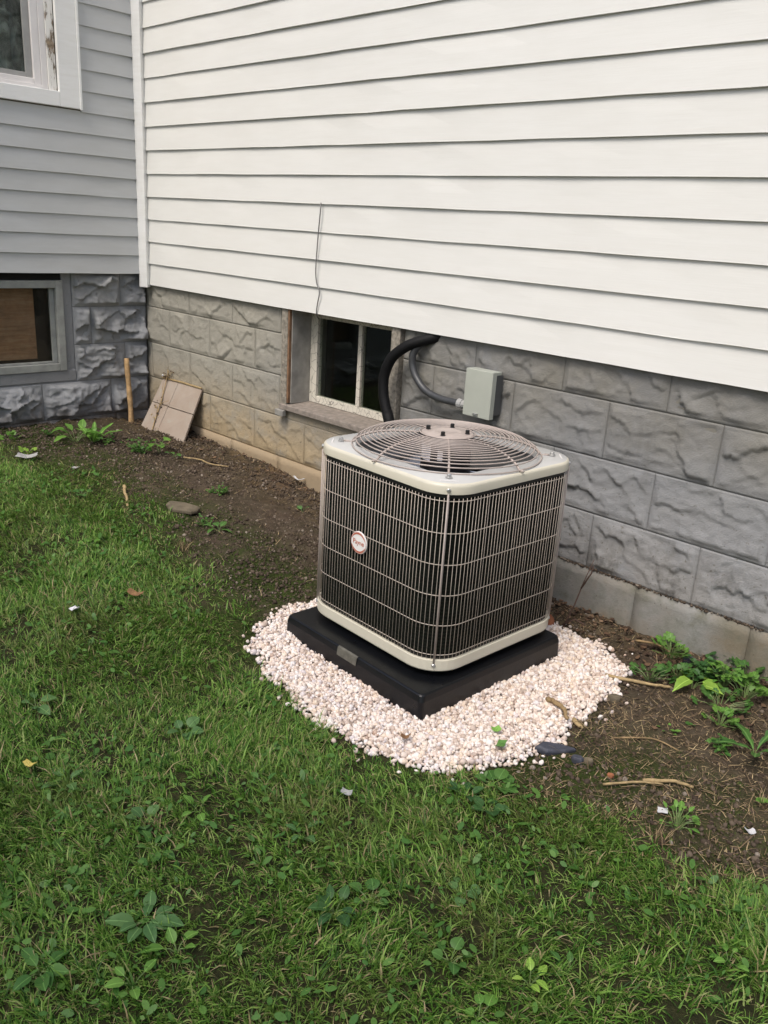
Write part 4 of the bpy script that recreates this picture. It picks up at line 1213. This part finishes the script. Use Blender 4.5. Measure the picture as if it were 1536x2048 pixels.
scrap('paper_scrap', 2.24, -1.593, .018, .013, .1, 'tiny bluish scrap in the left lawn', 'scrap', M['paper'], 6, .4, .026)
scrap('paper_scrap', 3.955, -.175, .014, .007, .1, 'torn white scrap beside the lime green sapling', 'scrap', M['white_scrap'], 10, .4, .014)
scrap('fallen_leaf', 2.925, -2.05, .024, .008, .3, 'curled yellow leaf in the left lawn', 'leaf', M['yellow_leaf'], 7, .4, .03)
scrap('fallen_leaf', 2.26, -1.365, .036, .016, .6, 'tan dry leaf in the upper left lawn', 'leaf', M['dead_leaf'], 8, .3, .03)
scrap('fallen_leaf', 3.492, -1.186, .016, .012, .6, 'brown curled leaf on the white pebbles', 'leaf', M['dead_leaf'], 11, .5, .032)
scrap('fallen_leaf', 3.700, -1.000, .030, .012, 1.9, 'green fallen leaf on the lower right pebbles', 'leaf', M['leaf_mid'], 12, .2, .032)
scrap('fallen_leaf', 3.640, -.945, .018, .010, 1.2, 'small yellow-green leaf on the pebbles near the pad corner', 'leaf', M['leaf_bright'], 13, .3, .032)

# ------------------------------------------------------------------ pebbles
def icos():
    t = (1+5**.5)/2
    v = np.array([(-1,t,0),(1,t,0),(-1,-t,0),(1,-t,0),(0,-1,t),(0,1,t),(0,-1,-t),(0,1,-t),(t,0,-1),(t,0,1),(-t,0,-1),(-t,0,1)], float); v /= np.linalg.norm(v[0])
    f = [(0,11,5),(0,5,1),(0,1,7),(0,7,10),(0,10,11),(1,5,9),(5,11,4),(11,10,2),(10,7,6),(7,1,8),(3,9,4),(3,4,2),(3,2,6),(3,6,8),(3,8,9),(4,9,5),(2,4,11),(6,2,10),(8,6,7),(9,8,1)]
    vs = [tuple(p) for p in v]; mid = {}; nf = []
    def m(a, b):
        k = (min(a,b), max(a,b))
        if k not in mid:
            p = (np.array(vs[a])+np.array(vs[b])); p /= np.linalg.norm(p); vs.append(tuple(p)); mid[k] = len(vs)-1
        return mid[k]
    for a, b, c in f:
        ab, bc, ca = m(a,b), m(b,c), m(c,a); nf += [(a,ab,ca),(b,bc,ab),(c,ca,bc),(ab,bc,ca)]
    return np.array(vs), np.array(nf), v, np.array(f)
IV1, IF1, IV0, IF0 = icos()
def scatter(name, pts, size, aspect, mat, smooth, hi, jitter, label=None):
    V, F = (IV1, IF1) if hi else (IV0, IF0)
    n = len(pts)
    q = rng.normal(size=(n, 4)); q /= np.linalg.norm(q, axis=1)[:, None]
    w_, x, y, z = q.T
    Rm = np.stack([1-2*(y*y+z*z), 2*(x*y-z*w_), 2*(x*z+y*w_), 2*(x*y+z*w_), 1-2*(x*x+z*z), 2*(y*z-x*w_), 2*(x*z-y*w_), 2*(y*z+x*w_), 1-2*(x*x+y*y)], 1).reshape(n, 3, 3)
    sc = size[:, None]*(1+rng.uniform(-aspect, aspect, (n, 3)))
    vv = V[None]*(1+rng.uniform(-jitter, jitter, (n, len(V), 1)))*sc[:, None, :]
    vv = np.einsum('nij,nkj->nki', Rm, vv) + pts[:, None, :]
    ff = F[None] + (np.arange(n)*len(V))[:, None, None]
    me = np_mesh(name, vv.reshape(-1, 3), ff.reshape(-1), np.full(n*len(F), 3), mat, smooth)
    return link(name, me, kind='stuff', **({'label': label} if label else {}))
def gravel():
    st = .0108; P_ = []
    for layer, (dz, sp) in enumerate(((.004, st*1.15), (.0105, st), (.0155, st*1.5))):
        xs = np.arange(2.5, 3.95, sp); ys = np.arange(-1.40, -.08, sp*.9)
        X, Y = np.meshgrid(xs, ys); X = X.ravel()+rng.uniform(-.5, .5, X.size)*sp; Y = Y.ravel()+rng.uniform(-.5, .5, Y.size)*sp
        n = (fbm(X, Y, .10, 41)-.5)*.09
        # grow or shrink the outline by the noise so that the rim is ragged
        k = in_poly(X+n, Y+n*.7, GRAVEL)
        if layer == 2: k &= (rng.random(X.size) < .7)
        a = -R(-2.7); dx, dy = X-3.11, Y+.703
        u = dx*math.cos(a)-dy*math.sin(a); v = dx*math.sin(a)+dy*math.cos(a)
        k &= ~((np.abs(u) < .345) & (np.abs(v) < .345))
        if layer: # thinner at the rim
            g0 = in_poly(X+n+.03, Y+n, GRAVEL) & in_poly(X+n-.03, Y+n, GRAVEL) & in_poly(X+n, Y+n+.03, GRAVEL) & in_poly(X+n, Y+n-.03, GRAVEL)
            k &= g0
        P_.append(np.stack([X[k], Y[k], zg(X[k], Y[k])+dz+rng.uniform(-.002, .003, k.sum())], 1))
    # strays round the rim
    g = np.array(GRAVEL); m = 130
    i = rng.integers(0, len(g), m); t = rng.random(m)[:, None]
    s = g[i]*(1-t)+g[(i+1) % len(g)]*t + rng.normal(0, .028, (m, 2))
    P_.append(np.stack([s[:, 0], s[:, 1], zg(s[:, 0], s[:, 1])+.008], 1))
    P = np.concatenate(P_)
    scatter('gravel', P, (.0044+.0048*rng.random(len(P))**1.5), .36, M['gravel'], True, True, .17, 'bed of small white and pinkish pebbles round the pad')
gravel()

# ------------------------------------------------------------------ soil crumbs, litter
def crumbs():
    n = 42000
    X = rng.uniform(0.02, 4.6, n); Y = -rng.uniform(0.0, 1.0, n)**.9*1.15-.005
    k = (lawn(X, Y) < rng.random(n)*.6) & ~in_poly(X, Y, GRAVEL)
    X, Y = X[k], Y[k]
    s = rng.exponential(.0019, len(X))+.0014; s = np.minimum(s, .0085)
    P = np.stack([X, Y, zg(X, Y)+(fbm(X, Y, .09, 11, 4)-.5)*.030+s*.2], 1)
    scatter('soil_crumbs', P, s, .35, M['crumb'], False, False, .22)
crumbs()
def blades(name, X, Y, Zb, length, width, lean, az, curve, mat, label=None, zoff=0):
    """curved flat blades, two segments each, in one mesh"""
    n = len(X)
    d = np.stack([np.cos(az), np.sin(az), np.zeros(n)], 1); s = np.stack([-np.sin(az), np.cos(az), np.zeros(n)], 1)
    roll = rng.uniform(-.9, .9, n)
    s = s*np.cos(roll)[:, None] + d*np.sin(roll)[:, None]
    base = np.stack([X, Y, Zb], 1)
    up = np.array([0, 0, 1.])
    a1 = lean; a2 = np.minimum(lean+curve, 1.75)
    m = base + (d*np.sin(a1)[:, None]+up*np.cos(a1)[:, None])*(length*.52)[:, None]
    t = m + (d*np.sin(a2)[:, None]+up*np.cos(a2)[:, None])*(length*.48)[:, None]
    hw = (width*.5)[:, None]
    v = np.stack([base-s*hw, base+s*hw, m-s*hw*.85, m+s*hw*.85, t], 1).reshape(-1, 3)
    o = (np.arange(n)*5)[:, None]
    q = (o+np.array([0, 1, 3, 2])[None]); tr = (o+np.array([2, 3, 4])[None])
    ff = np.concatenate([q, tr], 1).ravel(); sz = np.tile([4, 3], n)
    me = np_mesh(name, v, ff, sz, mat)
    return link(name, me, kind='stuff', **({'label': label} if label else {}))
def gz(X, Y, rough=True):
    return zg(np.clip(X, -1, 6), np.clip(Y, -4, .5)) + (fbm(X, Y, .5, 31)-.5)*.02 + (fbm(X, Y, .09, 11, 4)-.5)*.030*(1-.5*lawn(X, Y))
def litter():
    n = 36000
    X = np.where(rng.random(n) < .6, rng.uniform(3.2, 4.7, n), rng.uniform(.05, 3.2, n)); Y = -rng.uniform(.0, 1.25, n)
    pr = np.where(X > 3.25, .95*np.clip(fbm(X, Y, .18, 131)*2.4-.45, .12, 1), .22) + .5*((Y > -.30) & (X < 2.0)) + np.where((X > .8) & (X < 1.6) & (Y < -.5), .25, 0)
    k = (rng.random(n) < pr) & ~in_poly(X, Y, GRAVEL) & (lawn(X, Y) < .85)
    X, Y = X[k], Y[k]; n = len(X)
    L = np.minimum(rng.exponential(.013, n)+.007, .070)
    blades('straw_litter', X, Y, gz(X, Y)+.004, L, rng.uniform(.0009, .0028, n), rng.uniform(1.0, 1.55, n), rng.uniform(0, 2*PI, n), rng.uniform(-.1, .35, n), M['straw'])
litter()
def leaf_litter():
    n = 420
    X = np.concatenate([rng.uniform(3.15, 4.3, n), rng.uniform(.1, 1.9, 120)]); Y = -np.concatenate([rng.exponential(.07, n)+.015, rng.exponential(.08, 120)+.015])
    k = ~in_poly(X, Y, GRAVEL); X, Y = X[k], Y[k]; n = len(X)
    s = rng.uniform(.006, .016, n); a = rng.uniform(0, 2*PI, n); z0 = gz(X, Y)+rng.uniform(.004, .014, n)
    V = []
    for (u, v, w_) in ((-1, 0, .25), (-.3, .5, 0), (.5, .42, .05), (1, 0, .3), (.4, -.45, .05), (-.4, -.5, 0)):
        dx = (u*np.cos(a)-v*np.sin(a))*s; dy = (u*np.sin(a)+v*np.cos(a))*s
        V.append(np.stack([X+dx, Y+dy, z0+w_*s+rng.normal(0, .18, n)*s], 1))
    V = np.stack(V, 1).reshape(-1, 3)
    ff = (np.arange(n)*6)[:, None]+np.arange(6)[None]
    link('leaf_litter', np_mesh('leaf_litter', V, ff.ravel(), np.full(n, 6), M['old_leaf']), kind='stuff')
leaf_litter()
def ledge_debris():
    n = 900
    X = rng.uniform(3.0, 4.6, n); P = np.stack([X, rng.uniform(-.0135, -.003, n), .203+rng.uniform(-.001, .004, n)], 1)
    k = rng.random(n) < np.clip(fbm(X, X*0+.3, .22, 141)*2.2-.35, .1, 1); P = P[k]
    scatter('ledge_debris', P, rng.uniform(.0015, .0048, len(P)), .4, M['crumb'], False, False, .25)
ledge_debris()
def moss():
    n = 120000
    X = rng.uniform(-.05, 4.8, n); Y = rng.uniform(-1.5, -.35, n)
    l = np.maximum(lawn(X, Y), .3*(Y < -.58))
    k = (l > .02) & (l < .97) & (fbm(X, Y, .20, 51) + .25*l > .45) & ~in_poly(X, Y, GRAVEL)
    X, Y = X[k], Y[k]; n = len(X)
    blades('moss', X, Y, gz(X, Y)-.002, rng.uniform(.005, .012, n), rng.uniform(.002, .004, n), rng.uniform(.1, 1.1, n), rng.uniform(0, 2*PI, n), rng.uniform(0, .7, n), M['moss'])
moss()

# ------------------------------------------------------------------ lawn
def grass():
    # dense where the picture looks, thinner beyond
    def area(x0, x1, y0, y1, dens):
        n = int((x1-x0)*(y1-y0)*dens)
        return rng.uniform(x0, x1, n), rng.uniform(y0, y1, n)
    # view limit on the left is the line from (.2,-1.06) to (3.63,-2.41); beyond it the lawn goes on thinner
    A = [area(-.05, 5.0, -2.75, -.70, 88000), area(-.6, 6.0, -3.6, -2.55, 5000), area(5.0, 6.2, -2.55, -.75, 6000)]
    x, y = A[0]
    k = (rng.random(len(x)) < np.where(y > -1.06-(x-.2)*.3936-.30, 1., .10))
    A[0] = (x[k], y[k])
    X = np.concatenate([a[0] for a in A]); Y = np.concatenate([a[1] for a in A])
    # tufts: pull blades toward clump centres
    cl = .055
    cx = (np.floor(X/cl)+.5+ (vnoise(np.floor(X/cl)*7.3, np.floor(Y/cl)*3.1, 1, 61)-.5))*cl
    cy = (np.floor(Y/cl)+.5+ (vnoise(np.floor(X/cl)*5.7, np.floor(Y/cl)*9.1, 1, 62)-.5))*cl
    pull = rng.uniform(0, .65, len(X)); X = X+(cx-X)*pull; Y = Y+(cy-Y)*pull
    l = lawn(X, Y)
    thin = .12+1.9*np.clip(fbm(X, Y, .15, 71)-.22, 0, 1)
    k = (rng.random(len(X)) < np.clip((l-.22)*1.6, 0, 1)**1.4*np.clip(thin, 0, 1)) & ~in_poly(X, Y, GRAVEL)
    X, Y, l = X[k], Y[k], l[k]; n = len(X)
    hv = .55+.9*fbm(X, Y, .30, 81)
    L = rng.gamma(4, 1/4, n)*.029*hv*np.clip(.55+.5*l, .5, 1)
    az = rng.normal(0, 1.25, n) + 9*fbm(X, Y, .45, 91)
    W_ = (.0013+.0030*rng.random(n)**1.6)*(.8+.4*hv)
    lean = np.clip(rng.normal(.80, .42, n), .05, 1.5)
    blades('grass', X, Y, gz(X, Y)-.003, L, W_, lean, az, rng.uniform(.1, .9, n), M['grass'])
grass()
def ground_cover():
    """tiny clover and chickweed leaves woven through the grass, nobody could count them"""
    n = 11000
    X = rng.uniform(.0, 4.9, n); Y = rng.uniform(-2.5, -.85, n)
    k = (lawn(X, Y) > .5) & (rng.random(n) < np.clip((fbm(X, Y, .28, 101)-.42)*5, .06, 1)) & ~in_poly(X, Y, GRAVEL)
    X, Y = X[k], Y[k]; n = len(X)
    s = np.minimum(rng.gamma(3, .0021, n)+.003, .0135); a = rng.uniform(0, 2*PI, n); z0 = gz(X, Y)+rng.uniform(.008, .026, n)
    tx, ty = rng.normal(0, .35, n), rng.normal(0, .35, n)
    prof = [(0,0),(.5,.42),(1.2,.55),(1.8,.3),(2.,0),(1.8,-.3),(1.2,-.55),(.5,-.42)]
    V = []
    for (u, v) in prof:
        dx = (u*np.cos(a)-v*np.sin(a))*s; dy = (u*np.sin(a)+v*np.cos(a))*s
        V.append(np.stack([X+dx, Y+dy, z0+dx*tx+dy*ty+.15*abs(v)*s], 1))
    V = np.stack(V, 1).reshape(-1, 3)
    ff = (np.arange(n)*8)[:, None]+np.arange(8)[None]
    link('ground_cover', np_mesh('ground_cover', V, ff.ravel(), np.full(n, 8), M['leaf_isl']), kind='stuff')
ground_cover()
def dry_tufts():
    for x, y, lb in ((1.974, -.985, 'tuft of bleached dry grass standing in the moss left of the pebbles'), (4.20, -.99, 'brown dry grass tuft at the lawn edge below the white paper scrap'),
                     (4.335, -.63, 'pale round clump of dry roots at the right edge'), (4.06, -1.02, 'thin reddish dry stalks at the lawn edge'), (3.33, -1.92, 'tan dry patch in the left lawn')):
        n = 46; X = rng.normal(0, .012, n); Y = rng.normal(0, .012, n)
        d = .5 if 'stalk' in lb else 1.
        o = blades('dry_tuft', X[:int(n*d)], Y[:int(n*d)], np.zeros(int(n*d)), rng.uniform(.03, .075, int(n*d)), rng.uniform(.001, .0025, int(n*d)), rng.uniform(.05, .9, int(n*d)), rng.uniform(0, 2*PI, int(n*d)), rng.uniform(0, .6, int(n*d)), M['straw'])
        del o['kind']; o.location = (x, y, Z(x, y)); o['label'] = lb; o['category'] = 'dry grass'
dry_tufts()

def added_shade_tree():
    t = thing('added_shade_tree', 'unseen leafy tree added behind the camera to shade the near lawn', 'tree', (4.9, -6.4, -.03))  # out-of-view tree, added so its crown shades the near lawn
    b = MB(); b.tube([(0,0,-.2),(.02,.05,.6),(-.05,.12,1.6),(-.12,.3,2.6),(-.3,.7,3.6),(-.5,1.1,4.5)], [.17,.14,.12,.10,.07,.03], 10)
    for q in (((-.08,.2,2.2),(.5,.3,3.0),(.9,.6,3.9)), ((-.12,.3,2.6),(-.8,.2,3.3),(-1.5,.4,4.0)), ((-.2,.5,3.1),(-.4,1.2,3.7),(-.8,1.9,4.2)), ((-.3,.7,3.6),(.2,1.4,4.2),(.3,2.0,4.6))):
        b.tube(q, [.06,.04,.015], 7)
    b.build('trunk', M['bark_dark'], t, smooth=True)
    n = 3200; cl = rng.normal(0, 1, (60, 3))*np.array([.95, .70, .50])+np.array([-.95, .65, 4.2])
    c = cl[rng.integers(0, 60, n)] + rng.normal(0, .17, (n, 3))
    a = rng.normal(size=(n, 3)); a /= np.linalg.norm(a, axis=1)[:, None]
    d = np.cross(a, rng.normal(size=(n, 3))); d /= np.linalg.norm(d, axis=1)[:, None]
    s_ = rng.uniform(.04, .075, n)[:, None]
    V = np.stack([c-a*s_, c+d*s_*.55, c+a*s_, c-d*s_*.55], 1).reshape(-1, 3)
    link('crown', np_mesh('crown', V, np.arange(n*4), np.full(n, 4), M['leaf_isl']), t, kind='stuff')
added_shade_tree()
